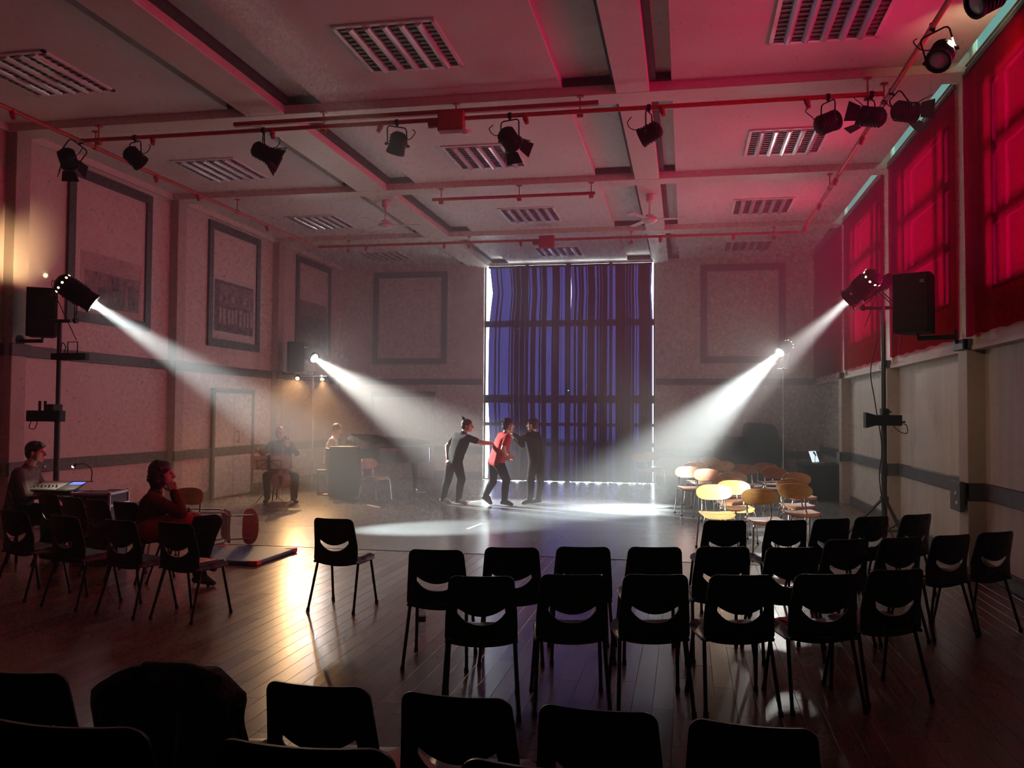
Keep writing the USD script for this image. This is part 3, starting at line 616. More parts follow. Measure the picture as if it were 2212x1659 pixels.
def bar_lantern(x, y, aim, label, zc=4.93, doors=True, cable=True, hook=None):
    t = thing('stage_lantern', label, 'stage lantern', (0, 0, 0), 0, 'unlit black lanterns on the red bars')
    hx, hy = (x, bf) if abs(y - 10.2) < 0.3 else (br_, y)
    hx, hy = hook or (hx, hy)
    sgn = 1 if x < -2.5 else -1
    cb = [(x + sgn*0.16, y - 0.05, zc + 0.04), (x + sgn*0.24, y - 0.05, zc + 0.12), (x + sgn*0.20, hy, ZB - 0.10)] if cable else None
    lantern_parts(t, (x, y, zc), aim, 1.05, doors, yoke_to=(hx, hy, ZB), cable=cb)
bar_lantern(-7.93, 10.12, (-0.3, 0.8, -0.5), 'unlit black lantern at the left end of the long red bar, over a dark frame', 4.97, hook=(bl, 10.12))
bar_lantern(-6.95, 10.12, (0.35, 0.75, -0.55), 'small unlit black lantern, second from the left on the long red bar', 4.94, doors=False)
bar_lantern(-5.17, 10.12, (0.75, 0.45, -0.40), 'unlit black lantern pointing right, third from the left on the long red bar', 4.92)
bar_lantern(-3.43, 10.12, (-0.35, 0.35, -0.85), 'unlit black lantern pointing down, left of the red control box on the long bar', 4.93, doors=False)
bar_lantern(-2.04, 10.12, (0.35, 0.8, -0.5), 'unlit black lantern with open barn doors and looped cables, right of the red control box', 4.92)
bar_lantern(-0.42, 10.12, (-0.85, 0.2, -0.35), 'unlit black lantern pointing left, under the crossing of the two ceiling beams', 4.90, doors=False)
bar_lantern(1.53, 10.12, (0.75, 0.35, 0.35), 'unlit black lantern tilted up, on the long red bar near the windows', 4.92, doors=False)
bar_lantern(1.98, 10.12, (-0.8, 0.4, 0.25), 'left one of the two unlit lanterns at the right corner of the bars', 4.96)
bar_lantern(2.32, 10.05, (0.85, 0.3, -0.05), 'right one of the two unlit lanterns at the right corner of the bars', 4.97, hook=(br_, 10.05))
bar_lantern(2.24, 8.42, (-0.35, -0.5, -0.6), 'unlit black lantern on the bar along the windows, near the top right corner', 4.93, doors=False)
bar_lantern(2.30, 7.42, (-0.7, -0.2, -0.4), 'black lantern on the window bar, cut off by the top edge of the picture', 4.97, doors=False)

for key, nm in (('side_hot', 'lit lantern above the camera outside the picture, aimed at the wooden chairs'), ('side_wide', 'lit lantern above the camera outside the picture, aimed at the window wall')):
    p_, q_ = (np.array(v, float) for v in LANTERNS[key]); d_ = (q_ - p_)/np.linalg.norm(q_ - p_); t = thing('stage_lantern', nm, 'stage lantern', group='lit lanterns above the audience')
    lantern_parts(t, p_ - d_*0.12, d_, 1.0, False, True, yoke_to=(p_[0], p_[1] - 0.02, ZS - 0.0))

# ---- lighting stands with their lit lanterns
def stand(label, x, y, top, m, legs, r=0.022, bar_w=0.0, base_r=0.55, leg_z=0.55):
    s = thing('lighting_stand', label, 'lighting stand', (x, y, 0), 0, 'tall lighting stands')
    obj('lower_pole', tube([(0, 0, 0.12), (0, 0, top*0.56)], r*1.25, 10), m, s)
    obj('upper_pole', tube([(0, 0, top*0.54), (0, 0, top)], r, 10), m, s)
    obj('collar', [along([(0, r*1.7), (0.09, r*1.7)], (0, 0, top*0.54), (0, 0, 1), 12), tube([(0, 0, top*0.54 + 0.045), (r*3.2, 0, top*0.54 + 0.045)], r*0.45, 6)], m, s)
    obj('leg_hub', along([(0, r*1.9), (0.08, r*1.9)], (0, 0, leg_z), (0, 0, 1), 12), m, s)
    for a in legs:
        c, sn = math.cos(a), math.sin(a)
        lg = obj('leg', [tube([(c*0.03, sn*0.03, leg_z + 0.04), (c*base_r, sn*base_r, 0.022)], r*0.62, 8), tube([(0, 0, 0.16), (c*base_r*0.62, sn*base_r*0.62, leg_z*0.42)], r*0.42, 6)], m, s)
        obj('rubber_foot', along([(-0.03, 0.022), (0.015, 0.02)], (c*base_r, sn*base_r, 0.018), (c, sn, -0.6), 8), M['rubber'], lg)
    if bar_w: obj('cross_bar', tube([(-bar_w, 0, top - 0.02), (bar_w, 0, top - 0.02)], r*0.8, 8), m, s)
    return s
def lit(key, label, mount, size=1.0):
    p, q = (np.array(v, float) for v in LANTERNS[key]); d = (q - p)/np.linalg.norm(q - p)
    t = thing('lit_lantern', label, 'stage lantern', (0, 0, 0), 0, 'lit stage lanterns on stands')
    c = p - d*0.275*size
    lantern_parts(t, c, d, size, False, 2 if 'back' in key else 1, True, yoke_to=mount, cable=[tuple(c - d*0.34*size + np.array([0, 0, -0.1])), tuple(np.array(mount) + np.array([0.02, 0, -0.25]))])
    return t
sl = stand('tall black lighting stand by the left wall beside the lighting desk', -7.90, 10.0, 2.86, M['pole_black'], (0.4, 2.5, 4.6), 0.030, 0.16)
lit('left_front', 'lit black lantern with glowing vents on the stand by the left wall', (-7.66, 9.98, 2.84))
sr = stand('tall black lighting stand near the window wall with a flood lamp at half height', 2.58, 12.5, 3.16, M['pole_black'], (0.9, 3.0, 5.1), 0.030, 0.30)
lit('right_front', 'lit black lantern with glowing vents on the stand near the windows', (2.33, 12.5, 3.14))
t = thing('stage_lantern', 'unlit black lantern beside the lit one on the stand near the windows', 'stage lantern', group='unlit lanterns on stands')
lantern_parts(t, (2.52, 12.62, 3.43), (-0.72, 0.1, -0.42), 0.95, False, long=True, yoke_to=(2.76, 12.52, 3.14), cable=[(2.85, 12.55, 3.1), (2.78, 12.5, 2.5)])
slb = stand('thin steel lighting stand in the back left corner carrying two amber lamps', -8.08, 18.3, 2.50, M['pole_steel'], (0.2, 2.2, 4.3), 0.016, 0.33, 0.5)
lit('left_back', 'dazzling lit lantern on the thin stand in the back left corner', (-8.08, 18.3, 2.52), 0.85)
srb = stand('thin steel lighting stand behind the wooden chairs on the right', 2.02, 19.5, 2.70, M['pole_steel'], (0.5, 2.6, 4.7), 0.016, 0.12, 0.5)
lit('right_back', 'dazzling lit lantern on the thin stand behind the wooden chairs on the right', (2.02, 19.5, 2.68), 0.85)
for k, (p, q) in enumerate(AMBER):
    d = (np.array(q) - np.array(p)); d = d/np.linalg.norm(d); c = np.array(p) - d*0.075
    a = thing('amber_lamp', ('left' if k == 0 else 'right') + ' one of the two small amber lamps in the back left corner', 'lamp', group='small amber lamps')
    obj('body', along([(-0.07, 0.0), (-0.065, 0.03), (-0.03, 0.045), (0.06, 0.05)], c, d, 14), M['lantern'], a, smooth=35)
    obj('bulb', along([(0.045, 0.0), (0.045, 0.046), (0.058, 0.03), (0.062, 0.0)], c, d, 14), M['lamp_amber'], a)
    obj('bracket', tube([c, (c[0], 18.3, 2.48)], 0.008, 6), M['lantern'], a)

def flood(label, x0, x1, y, z, flare, pegs, pole):
    f = thing('flood_lamp', label, 'flood lamp', group='flood lamps clamped on the stands')
    obj('housing', rbox(x0 + (0.10 if flare else 0), x1, y - 0.06, y + 0.06, z - 0.07, z + 0.07, 0.008, 6), M['lantern'], f)
    if flare:
        s = Manifold.sphere(0.004, 6)
        obj('hood', Manifold.batch_hull([s.translate((x0, y + a, z + b)) for a in (-0.085, 0.085) for b in (-0.10, 0.10)] + [s.translate((x0 + 0.11, y + a, z + b)) for a in (-0.06, 0.06) for b in (-0.07, 0.07)]), M['lantern'], f)
        obj('rear_plug', tube([(x1, y, z - 0.02), (x1 + 0.05, y, z - 0.02)], 0.012, 8), M['plastic'], f)
    for px in pegs: obj('fixing_pin', tube([(px, y, z + 0.06), (px, y, z + 0.19)], 0.017, 8), M['lantern'], f)
    obj('clamp', [rbox(pole[0] - 0.045, pole[0] + 0.045, min(y, pole[1]) - 0.01, max(y, pole[1]) + 0.035, z - 0.03, z + 0.15, 0.006, 4)], M['lantern'], f)
    obj('power_cable', tube(bend([(x1 - 0.10 if flare else x0 + 0.03, y, z - 0.07), (x1 - 0.02 if flare else x0 + 0.02, y - 0.02, z - 0.15), (x1 + 0.07 if flare else x0 + 0.10, y - 0.02, z - 0.16), (x1 + 0.06 if flare else x0 + 0.13, y - 0.01, z - 0.06), (x1 if flare else x0 + 0.12, y, z - 0.04)], 6), 0.006, 6), M['cable'], f)
    return f
flood('black flood lamp with a flared hood clamped half way up the stand near the windows', 2.32, 2.77, 12.38, 1.64, True, (), (2.58, 12.5))
flood('black flood lamp with two upright pins clamped on the stand by the left wall', -8.20, -7.72, 9.86, 1.62, False, (-8.05, -7.97), (-7.90, 10.0))
cl = thing('clamp_frame', 'dark clamped lamp with a square wire frame on the left stand, over the wall rail', 'lamp', group=None)
obj('housing', rbox(-7.84, -7.42, 9.86, 9.95, 2.33, 2.42, 0.01, 6), M['lantern'], cl)
obj('wire_frame', [tube([(-7.70, 9.9, 2.42), (-7.70, 9.9, 2.56), (-7.56, 9.9, 2.56), (-7.56, 9.9, 2.42)], 0.008, 6), tube(bend([(-7.80, 9.9, 2.42), (-7.78, 9.9, 2.55), (-7.73, 9.9, 2.50), (-7.75, 9.9, 2.42)]), 0.006, 6)], M['lantern'], cl)
obj('clamp', rbox(-7.95, -7.83, 9.9, 10.03, 2.34, 2.42, 0.008, 4), M['lantern'], cl)
single('mains_cable', tube(bend([(2.50, 12.44, 2.75), (2.40, 12.40, 2.3), (2.44, 12.36, 1.9), (2.52, 12.34, 1.3), (2.50, 12.4, 0.9), (2.56, 12.44, 0.5), (2.66, 12.4, 0.12), (2.80, 12.3, 0.008)], 8), 0.007, 6), M['cable'], 'thin black cable hanging down beside the stand near the windows', 'cable')

# ---- loudspeakers on wall brackets
def speaker(label, x, y, z, rz, wall, w=0.37, h=0.64, d=0.34):
    s = thing('loudspeaker', label, 'loudspeaker', (x, y, z), rz, 'black loudspeakers on wall brackets')
    prof = [(-w/2, -d/2), (-w/2 + 0.04, -d/2 - 0.02), (w/2 - 0.04, -d/2 - 0.02), (w/2, -d/2), (w*0.36, d/2), (-w*0.36, d/2)]
    m = CrossSection([np.array(prof)]).extrude(h).translate((0, 0, -h/2)); obj('cabinet', m, M['speaker'], s)
    obj('grille', rbox(-w/2 + 0.02, w/2 - 0.02, -d/2 - 0.032, -d/2 - 0.012, -h/2 + 0.02, h/2 - 0.02, 0.009, 6), M['speaker'], s)
    obj('badge', rbox(w/2 - 0.10, w/2 - 0.05, -d/2 - 0.036, -d/2 - 0.03, h/2 - 0.12, h/2 - 0.08, 0.002, 4), M['desk'], s)
    c, sn = math.cos(-rz), math.sin(-rz); wx, wy = wall[0] - x, wall[1] - y; lx, ly = wx*c - wy*sn, wx*sn + wy*c
    obj('bracket', [tube([(0, 0.05, -h/2 + 0.02), (0, 0.05, -h/2 - 0.05), (lx, ly, -h/2 - 0.05)], 0.026, 8), along([(-0.012, 0.08), (0.012, 0.08)], (lx, ly, -h/2 - 0.05), (lx, ly, 0), 10)], M['lantern'], s)
    return s
speaker('black loudspeaker on the left wall beside the front left lantern', -8.44, 10.35, 2.99, 0.62, (-8.79, 10.36))
speaker('dim black loudspeaker high in the back left corner above the amber lamps', -8.46, 18.15, 2.90, 0.62, (-8.79, 18.17))
speaker('black loudspeaker in front of the glowing red curtains on the window wall', 2.53, 10.55, 2.95, -0.55, (2.90, 10.40), 0.40, 0.66)

# ---- small fittings on the walls
def plate(label, x, y, z, nx_, w, h, knobs, cat_='socket box'):
    p = thing('socket_box', label, cat_); a = (0.0, 0.05) if nx_ > 0 else (-0.05, 0.0)
    obj('box', rbox(x + a[0], x + a[1], y - w/2, y + w/2, z - h/2, z + h/2, 0.006, 4), M['rail'], p)
    for u, v in knobs: obj('socket', along([(0, 0.022), (0.012, 0.02)], (x + nx_*0.05, y + u, z + v), (nx_, 0, 0), 10), M['white_paint'], p)
plate('dark socket box with a pale switch on the lower rail of the window wall', 3.095, 10.95, 0.86, -1, 0.56, 0.30, [(0.12, 0.04)])
plate('dark box with white sockets on the front pilaster of the window wall', 2.91, 10.37, 0.84, -1, 0.36, 0.32, [(-0.05, 0.03), (-0.08, -0.07)])
plate('socket box with two white sockets on the lower rail behind the lighting operator', -8.915, 10.9, 0.90, 1, 0.4, 0.14, [(-0.08, 0.0), (0.08, 0.0)])
single('thermostat', rbox(3.10, 3.13, 10.88, 10.98, 1.93, 2.06, 0.008, 6), M['pilaster'], 'small brown box high on the window wall left of the front pilaster', 'thermostat')

# ================================================================== CHAIRS
def chair_back():
    top, bot = 0.795, 0.375; out = []
    n = 8; r = 0.05
    out += [(0.186 - r + r*math.cos(a), top - r + r*math.sin(a)) for a in np.linspace(0, PI/2, n)]
    out += [(-0.186 + r + r*math.cos(a), top - r + r*math.sin(a)) for a in np.linspace(PI/2, PI, n)]
    out += [(-0.203, 0.55), (-0.205, 0.44), (-0.195, 0.405)] + [(x, bot + 0.03*(x/0.19)**2) for x in np.linspace(-0.18, 0.18, 13)] + [(0.195, 0.405), (0.205, 0.44), (0.203, 0.55)]
    hole = [(x, 0.562 + 0.048*(x/0.135)**2) for x in np.linspace(-0.132, 0.132, 13)] + [(0.136, 0.585)] + [(x, 0.512 + 0.062*abs(x/0.13)**2.6) for x in np.linspace(0.13, -0.13, 13)] + [(-0.136, 0.585)]
    def w(v):
        x, h, t = v[:, 0], v[:, 1], v[:, 2]; s = h - 0.44
        y = -0.165 - 0.20*s + 0.06*np.clip(-s/0.07, 0, 1)**2*0.6 + 1.1*x*x*np.clip((h - 0.36)/0.2, 0.25, 1) - t - 0.03*np.clip(s, 0, 1)**2
        return np.stack([x, y, h], 1)
    return poly_plate([out, hole], 0.009, 0.035, w)
def chair_seat():
    p = rrect(0.42, 0.40, 0.06, 6, 0, 0.025)
    def w(v):
        x, y, t = v[:, 0], v[:, 1], v[:, 2]
        z = 0.432 + 0.30*x*x + 0.02*(y/0.2)**2*(y > 0)*0.5 - 0.045*np.clip((y - 0.16)/0.07, 0, 1)**2 - 0.02*np.clip((-y - 0.08)/0.1, 0, 1)**2 + t - 0.045*np.clip((np.abs(x) - 0.19)/0.02, 0, 1)
        return np.stack([x, y, z], 1)
    return poly_plate([p], 0.009, 0.035, w)
def make_black_chair():
    c = thing('black_chair', None, 'chair')
    obj('backrest', chair_back(), M['plastic'], c, smooth=45); obj('seat', chair_seat(), M['plastic'], c, smooth=45)
    obj('seat_frame', [tube([(sx*0.19, -0.17, 0.415), (sx*0.19, 0.17, 0.415)], 0.012, 8) for sx in (-1, 1)] + [tube([(-0.19, y, 0.412), (0.19, y, 0.412)], 0.011, 8) for y in (-0.11, 0.13)], M['tube_black'], c)
    for sx, yt, yb in ((-1, -0.11, -0.235), (1, -0.11, -0.235), (-1, 0.14, 0.225), (1, 0.14, 0.225)):
        l = obj('leg', tube([(sx*0.19, yt, 0.415), (sx*0.192, yt + (yb - yt)*0.06, 0.385), (sx*0.213, yb, 0.012)], 0.0115, 8), M['tube_black'], c)
        obj('foot_cap', along([(0, 0.015), (0.03, 0.0145)], (sx*0.213, yb, 0.0), (-sx*0.04, (yt - yb)*0.2, 1), 8), M['rubber'], l)
    return c
BC = make_black_chair(); BC_USED = [False]
def black_chair(x, y, deg, label, group, z=0.0, first=BC):
    """(x, y) = middle of the chair's top edge; deg = turn to the left from facing the stage"""
    a = math.radians(deg); bx, by = x - math.sin(a)*0.245, y + math.cos(a)*0.245
    if not BC_USED[0]:
        BC_USED[0] = True; first.GetAttribute('xformOp:translate').Set(Gf.Vec3d(bx, by, z)); first.GetAttribute('xformOp:rotateZ').Set(deg); data(first, label=label, group=group); return first
    return dup(first, (bx, by, z), a, label, group)
ORD = ['leftmost', 'second from the left', 'third from the left', 'fourth from the left', 'fifth from the left', 'sixth from the left', 'seventh from the left', 'eighth from the left', 'ninth from the left', 'rightmost']
black_chair(-2.95, 7.09, -5, 'single black plastic chair standing alone in the aisle, its seat turned slightly right', 'black chairs of the audience')
RA = [(-1.11, 4.80, 12), (-0.62, 4.97, 12), (-0.16, 5.08, 12), (0.32, 5.18, 13), (0.80, 5.32, 15), (1.24, 5.58, 24)]
for k, (x, y, a) in enumerate(RA): black_chair(x, y, a, 'black plastic chair in the nearer full row of the right-hand block, ' + (ORD[k] if k < 5 else 'rightmost'), 'black chairs of the right-hand block')
RB = [(-1.62, 5.65, 6), (-1.15, 5.87, 10), (-0.68, 6.01, 11), (-0.20, 6.12, 12), (0.26, 6.25, 13), (0.73, 6.34, 15), (1.18, 6.85, 26), (1.60, 7.05, 27), (2.02, 7.30, 31), (2.42, 7.58, 31)]
for k, (x, y, a) in enumerate(RB): black_chair(x, y, a, 'black plastic chair in the middle row of the right-hand block, ' + ORD[k], 'black chairs of the right-hand block')
RC = [(0.34, 7.81, 14), (0.87, 7.97, 19), (1.28, 8.18, 27), (1.67, 8.46, 30), (2.12, 8.75, 35)]
for k, (x, y, a) in enumerate(RC): black_chair(x, y, a, 'black plastic chair in the front row of the right-hand block, ' + (ORD[k] if k < 4 else 'rightmost'), 'black chairs of the right-hand block')
LN = [(-5.93, 6.92, -14), (-5.25, 6.70, -14), (-4.61, 6.55, -14), (-4.07, 6.50, -12)]
for k, (x, y, a) in enumerate(LN): black_chair(x, y, a, 'black plastic chair in the nearer row of the left-hand block, ' + (ORD[k] if k < 3 else 'rightmost, next to the aisle'), 'black chairs of the left-hand block')
LF_ = [(-7.50, 8.72, -52), (-6.78, 8.40, -20), (-6.30, 8.16, -20), (-5.88, 7.98, -20), (-5.47, 7.86, -18), (-5.02, 7.70, -42)]
for k, (x, y, a) in enumerate(LF_): black_chair(x, y, a, ['black plastic chair under the lighting operator, at the left end of the far left row', 'black plastic chair in the far left row, right of the lighting operator', 'black plastic chair in the far left row, in front of the lighting desk', 'black plastic chair in the far left row, in front of the flight case', 'black plastic chair in the far left row, just left of the woman in red', 'black plastic chair under the seated woman in red'][k], 'black chairs of the left-hand block')
FG = [(-2.28, 2.68, 4), (-1.72, 2.74, 2), (-1.21, 2.77, 0), (-0.73, 2.76, -1), (-0.27, 2.73, -2), (0.19, 2.69, -4)]
FGL = ['black plastic chair at the left edge of the large foreground row', 'black plastic chair with a dark coat over its back, in the large foreground row', 'black plastic chair right of the coat in the large foreground row', 'black plastic chair in the middle of the large foreground row, fourth from the left', 'black plastic chair fifth from the left in the large foreground row', 'black plastic chair at the right end of the large foreground row']
for k, (x, y, a) in enumerate(FG): black_chair(x, y, a, FGL[k], 'black chairs of the foreground row')
struct('floor_riser', rbox(-3.6, 1.6, -1.2, 2.22, 0.0, 0.25, 0.01, 4), M['drape'])
NR = [(-1.27, 1.62, 3, 'black plastic chair at the bottom left corner, nearest to the camera'), (-0.74, 1.62, 2, 'black plastic chair at the bottom edge, below the coat and the chair beside it'), (-0.24, 1.62, 0, 'black plastic chair of which only the top edge shows at the bottom of the picture')]
for x, y, a, l in NR: black_chair(x, y, a, l, 'black chairs cut by the bottom edge', z=0.255)

# ---- wooden chairs with chromed legs
def make_wood_chair(m, name='wooden_chair'):
    c = thing(name, None, 'chair')
    def wb(v):
        x, h, t = v[:, 0], v[:, 1], v[:, 2]
        return np.stack([x, -0.225 - 0.16*(h - 0.7) + 1.25*x*x - t, h], 1)
    oval = [(0.228*math.copysign(abs(math.cos(a))**0.75, math.cos(a)), 0.705 + 0.098*math.copysign(abs(math.sin(a))**0.85, math.sin(a)) - 0.0) for a in np.linspace(0, 2*PI, 40, endpoint=False)]
    obj('backrest', poly_plate([oval], 0.012, 0.03, wb), m, c, smooth=45)
    def ws(v):
        x, y, t = v[:, 0], v[:, 1], v[:, 2]
        return np.stack([x, y, 0.438 + 0.35*x*x*(y < 0.3) - 0.035*np.clip((y - 0.10)/0.1, 0, 1)**2 + 0.012*np.clip((-y)/0.2, 0, 1) + t], 1)
    obj('seat', poly_plate([rrect(0.41, 0.39, 0.08, 6, 0, 0.0)], 0.012, 0.03, ws), m, c, smooth=45)
    obj('seat_frame', [tube(bend([(-0.175, 0.17, 0.425), (-0.165, 0.0, 0.428), (-0.16, -0.17, 0.425)], 4), 0.011, 8), tube(bend([(0.175, 0.17, 0.425), (0.165, 0.0, 0.428), (0.16, -0.17, 0.425)], 4), 0.011, 8), tube([(-0.17, 0.08, 0.425), (0.17, 0.08, 0.425)], 0.010, 8), tube([(-0.16, -0.12, 0.425), (0.16, -0.12, 0.425)], 0.010, 8)], M['chrome'], c, smooth=40)
    for sx in (-1, 1):
        l = obj('leg', tube([(sx*0.175, 0.165, 0.425), (sx*0.195, 0.18, 0.39), (sx*0.215, 0.215, 0.012)], 0.0115, 8), M['chrome'], c, smooth=40)
        obj('foot_cap', along([(0, 0.015), (0.025, 0.014)], (sx*0.215, 0.215, 0), (0, 0, 1), 8), M['rubber'], l)
        l = obj('leg', tube([(sx*0.165, -0.16, 0.425), (sx*0.19, -0.175, 0.39), (sx*0.21, -0.245, 0.012)], 0.0115, 8), M['chrome'], c, smooth=40)
        obj('foot_cap', along([(0, 0.015), (0.025, 0.014)], (sx*0.21, -0.245, 0), (0, 0, 1), 8), M['rubber'], l)
        obj('back_post', tube(bend([(sx*0.15, -0.10, 0.428), (sx*0.148, -0.165, 0.445), (sx*0.146, -0.205, 0.52), (sx*0.146, -0.227, 0.74)], 4), 0.0105, 8), M['chrome'], c, smooth=40)
        obj('bolt', along([(0, 0.012), (0.008, 0.008)], (sx*0.186, 0.168, 0.42), (sx, 0, 0), 8), M['chrome'], c)
    return c
WCS, WUSED = [None]*3, [False]*3
def wood_chair(x, y, face, label, group, tone=0, z=0.0):
    """(x, y) = middle of the backrest; face = direction the sitter faces, degrees left of the stage direction"""
    a = math.radians(face); bx, by = x - math.sin(a)*0.23, y + math.cos(a)*0.23
    if WCS[tone] is None: WCS[tone] = make_wood_chair(M['ply'][tone])
    p = WCS[tone]
    if not WUSED[tone]:
        WUSED[tone] = True; p.GetAttribute('xformOp:translate').Set(Gf.Vec3d(bx, by, z)); p.GetAttribute('xformOp:rotateZ').Set(face); data(p, label=label, group=group); return p
    return dup(p, (bx, by, z), a, label, group)
GW = 'wooden chairs with chrome legs in the cluster on the right'
WD = [(0.34, 11.62, 190, 0, 'wooden chair with the brightest, whitish lit backrest at the front left of the cluster'), (0.86, 11.13, 194, 0, 'wooden chair at the front middle of the cluster, nearest to the camera'),
      (1.38, 12.08, 195, 0, 'pale wooden chair at the front right of the cluster'), (0.62, 12.43, 192, 0, 'lit wooden chair just behind the whitish one'),
      (1.44, 12.98, 196, 1, 'wooden chair second from the front in the right-hand file of the cluster'), (1.66, 14.35, 194, 1, 'wooden chair at the rear of the right-hand file, next to the dark table'),
      (0.58, 13.33, 193, 1, 'wooden chair third from the front in the left-hand file of the cluster'), (0.70, 14.25, 194, 1, 'wooden chair fourth from the front in the left-hand file of the cluster'),
      (0.32, 14.95, 197, 2, 'dark brown wooden chair left of centre, in the middle of the cluster'), (0.02, 15.55, 195, 2, 'dark brown wooden chair at the left edge of the cluster, under the bright rear backrest'),
      (0.16, 16.95, 198, 0, 'wooden chair at the left rear corner of the cluster with a bright top edge'), (0.68, 17.55, 196, 1, 'hazy wooden chair beside the left rear one in the cluster'),
      (0.47, 19.15, 199, 1, 'faint wooden chair farthest back in the haze behind the cluster'), (1.02, 16.45, 196, 2, 'dark brown wooden chair at the left of the three overlapping rear backrests'),
      (1.44, 17.15, 198, 1, 'wooden chair rising behind the three overlapping rear backrests'), (1.46, 15.75, 197, 2, 'dark brown wooden chair at the right of the three overlapping rear backrests')]
for x, y, f, tone, l in WD: wood_chair(x, y, f, l, GW, tone, 0.0045)
wood_chair(-6.02, 16.18, -112, 'wooden chair beside the grand piano, its back to the pianist', 'other wooden chairs', 2, 0.0045)
wood_chair(-5.66, 9.42, 172, 'wooden chair with an orange lit backrest behind the seated woman', 'other wooden chairs', 0)
wood_chair(-1.00, 20.12, 200, 'front one of two faint wooden chairs beside the blue curtain', 'other wooden chairs', 2, 0.0045)
wood_chair(-0.82, 21.25, 200, 'rear one of two faint wooden chairs beside the blue curtain', 'other wooden chairs', 2, 0.0045)
# the wooden chair lying on its side by the blue mat
tip = make_wood_chair(M['ply'][2], 'tipped_chair')
data(tip, label='wooden chair tipped over on its side behind the blue mat, chrome legs pointing left', group='other wooden chairs')
op = UsdGeom.Xformable(tip)
tip.GetAttribute('xformOp:translate').Set(Gf.Vec3d(-6.11, 10.15, 0.234)); tip.GetAttribute('xformOp:rotateZ').Set(38.0)
op.AddRotateYOp(opSuffix='tip').Set(90.0)

# ================================================================== PEOPLE
def S(p, r, n=14): return Manifold.sphere(r, n).translate(tuple(float(c) for c in p))
def hull(*ps): return Manifold.batch_hull([S(p, r) for p, r in ps])
def fuse(parts): return Manifold.batch_boolean(parts, OpType.Add)
def ell(c, r, n=20): return Manifold.sphere(1.0, n).scale(tuple(r)).translate(tuple(c))
def soften(m, edge=0.02, it=8):
    v, f = cat(m.refine_to_length(edge)); t = trimesh.Trimesh(v, f, process=True)
    trimesh.smoothing.filter_taubin(t, lamb=0.5, nu=0.52, iterations=it); return np.array(t.vertices), np.array(t.faces)
def basis(f, u):
    f = np.array(f, float); f /= np.linalg.norm(f); u = np.array(u, float); r = np.cross(f, u); r /= np.linalg.norm(r); u = np.cross(r, f)
    return np.stack([r, f, u], 1)
def place(m, B, o, s=1.0):
    A = np.zeros((3, 4)); A[:, :3] = B*s; A[:, 3] = o; return m.transform(A)

def head_mesh():
    p = [ell((0, -0.012, 0.032), (0.076, 0.097, 0.088)), Manifold.batch_hull([S((0, 0.062, -0.088), 0.026), S((0.038, 0.035, -0.072), 0.024), S((-0.038, 0.035, -0.072), 0.024), S((0.046, 0.036, -0.02), 0.032), S((-0.046, 0.036, -0.02), 0.032), S((0, 0.068, 0.035), 0.028), S((0, 0.0, -0.03), 0.05)])]
    p += [Manifold.batch_hull([S((0, 0.092, 0.012), 0.008), S((0, 0.113, -0.028), 0.011), S((0.013, 0.097, -0.034), 0.008), S((-0.013, 0.097, -0.034), 0.008)]), hull(((0.032, 0.083, 0.022), 0.009), ((-0.032, 0.083, 0.022), 0.009))]
    p += [ell((0, 0.090, -0.062), (0.023, 0.010, 0.006), 12), ell((0, 0.088, -0.070), (0.019, 0.010, 0.006), 12)]
    for s in (-1, 1): p.append(ell((s*0.078, -0.008, -0.008), (0.012, 0.020, 0.031), 12))
    return p
def hair_mesh(kind):
    cap = ell((0, -0.016, 0.040), (0.087, 0.106, 0.094))
    cap = cap.trim_by_plane((0, -0.62, 0.78), -0.012)
    out = [cap, ell((0, -0.055, 0.0), (0.077, 0.062, 0.085)).trim_by_plane((0, -1, 0), 0.012)]
    r = random.Random(5)
    if kind == 'bun': out += [ell((0, -0.085, 0.135), (0.030, 0.030, 0.034), 12), hull(((0, -0.06, 0.11), 0.02), ((0, -0.085, 0.13), 0.018)), hull(((0, -0.10, 0.15), 0.010), ((0, -0.115, 0.175), 0.006))]
    if kind in ('curly', 'short'):
        for k in range(46 if kind == 'curly' else 26):
            a, b = r.uniform(-PI, PI), r.uniform(0.0, 1.3); q = np.array([0.084*math.cos(b)*math.sin(a), -0.02 - 0.10*math.cos(b)*math.cos(a), 0.045 + 0.088*math.sin(b)])
            if q[1] < 0.055 or q[2] > 0.085: out.append(S(q, r.uniform(0.016, 0.026) if kind == 'curly' else r.uniform(0.012, 0.017), 8))
    if kind == 'bob':
        out += [ell((0, -0.045, -0.01), (0.110, 0.090, 0.14)).trim_by_plane((0, -1, 0), -0.03), ell((0, -0.02, 0.055), (0.098, 0.112, 0.088)).trim_by_plane((0, -0.5, 0.86), 0.0)]
        for k in range(40):
            a, b = r.uniform(0.3, 2*PI - 0.3), r.uniform(-1.1, 1.2); q = np.array([0.105*math.cos(b)*math.sin(a), -0.04 + 0.09*math.cos(b)*math.cos(a), 0.0 + 0.135*math.sin(b)])
            if q[1] < 0.03: out.append(S(q, r.uniform(0.018, 0.026), 8))
    if kind == 'fringe': out.append(hull(((-0.05, 0.070, 0.075), 0.018), ((0.05, 0.070, 0.075), 0.018), ((0, 0.03, 0.11), 0.02)))
    return fuse(out)
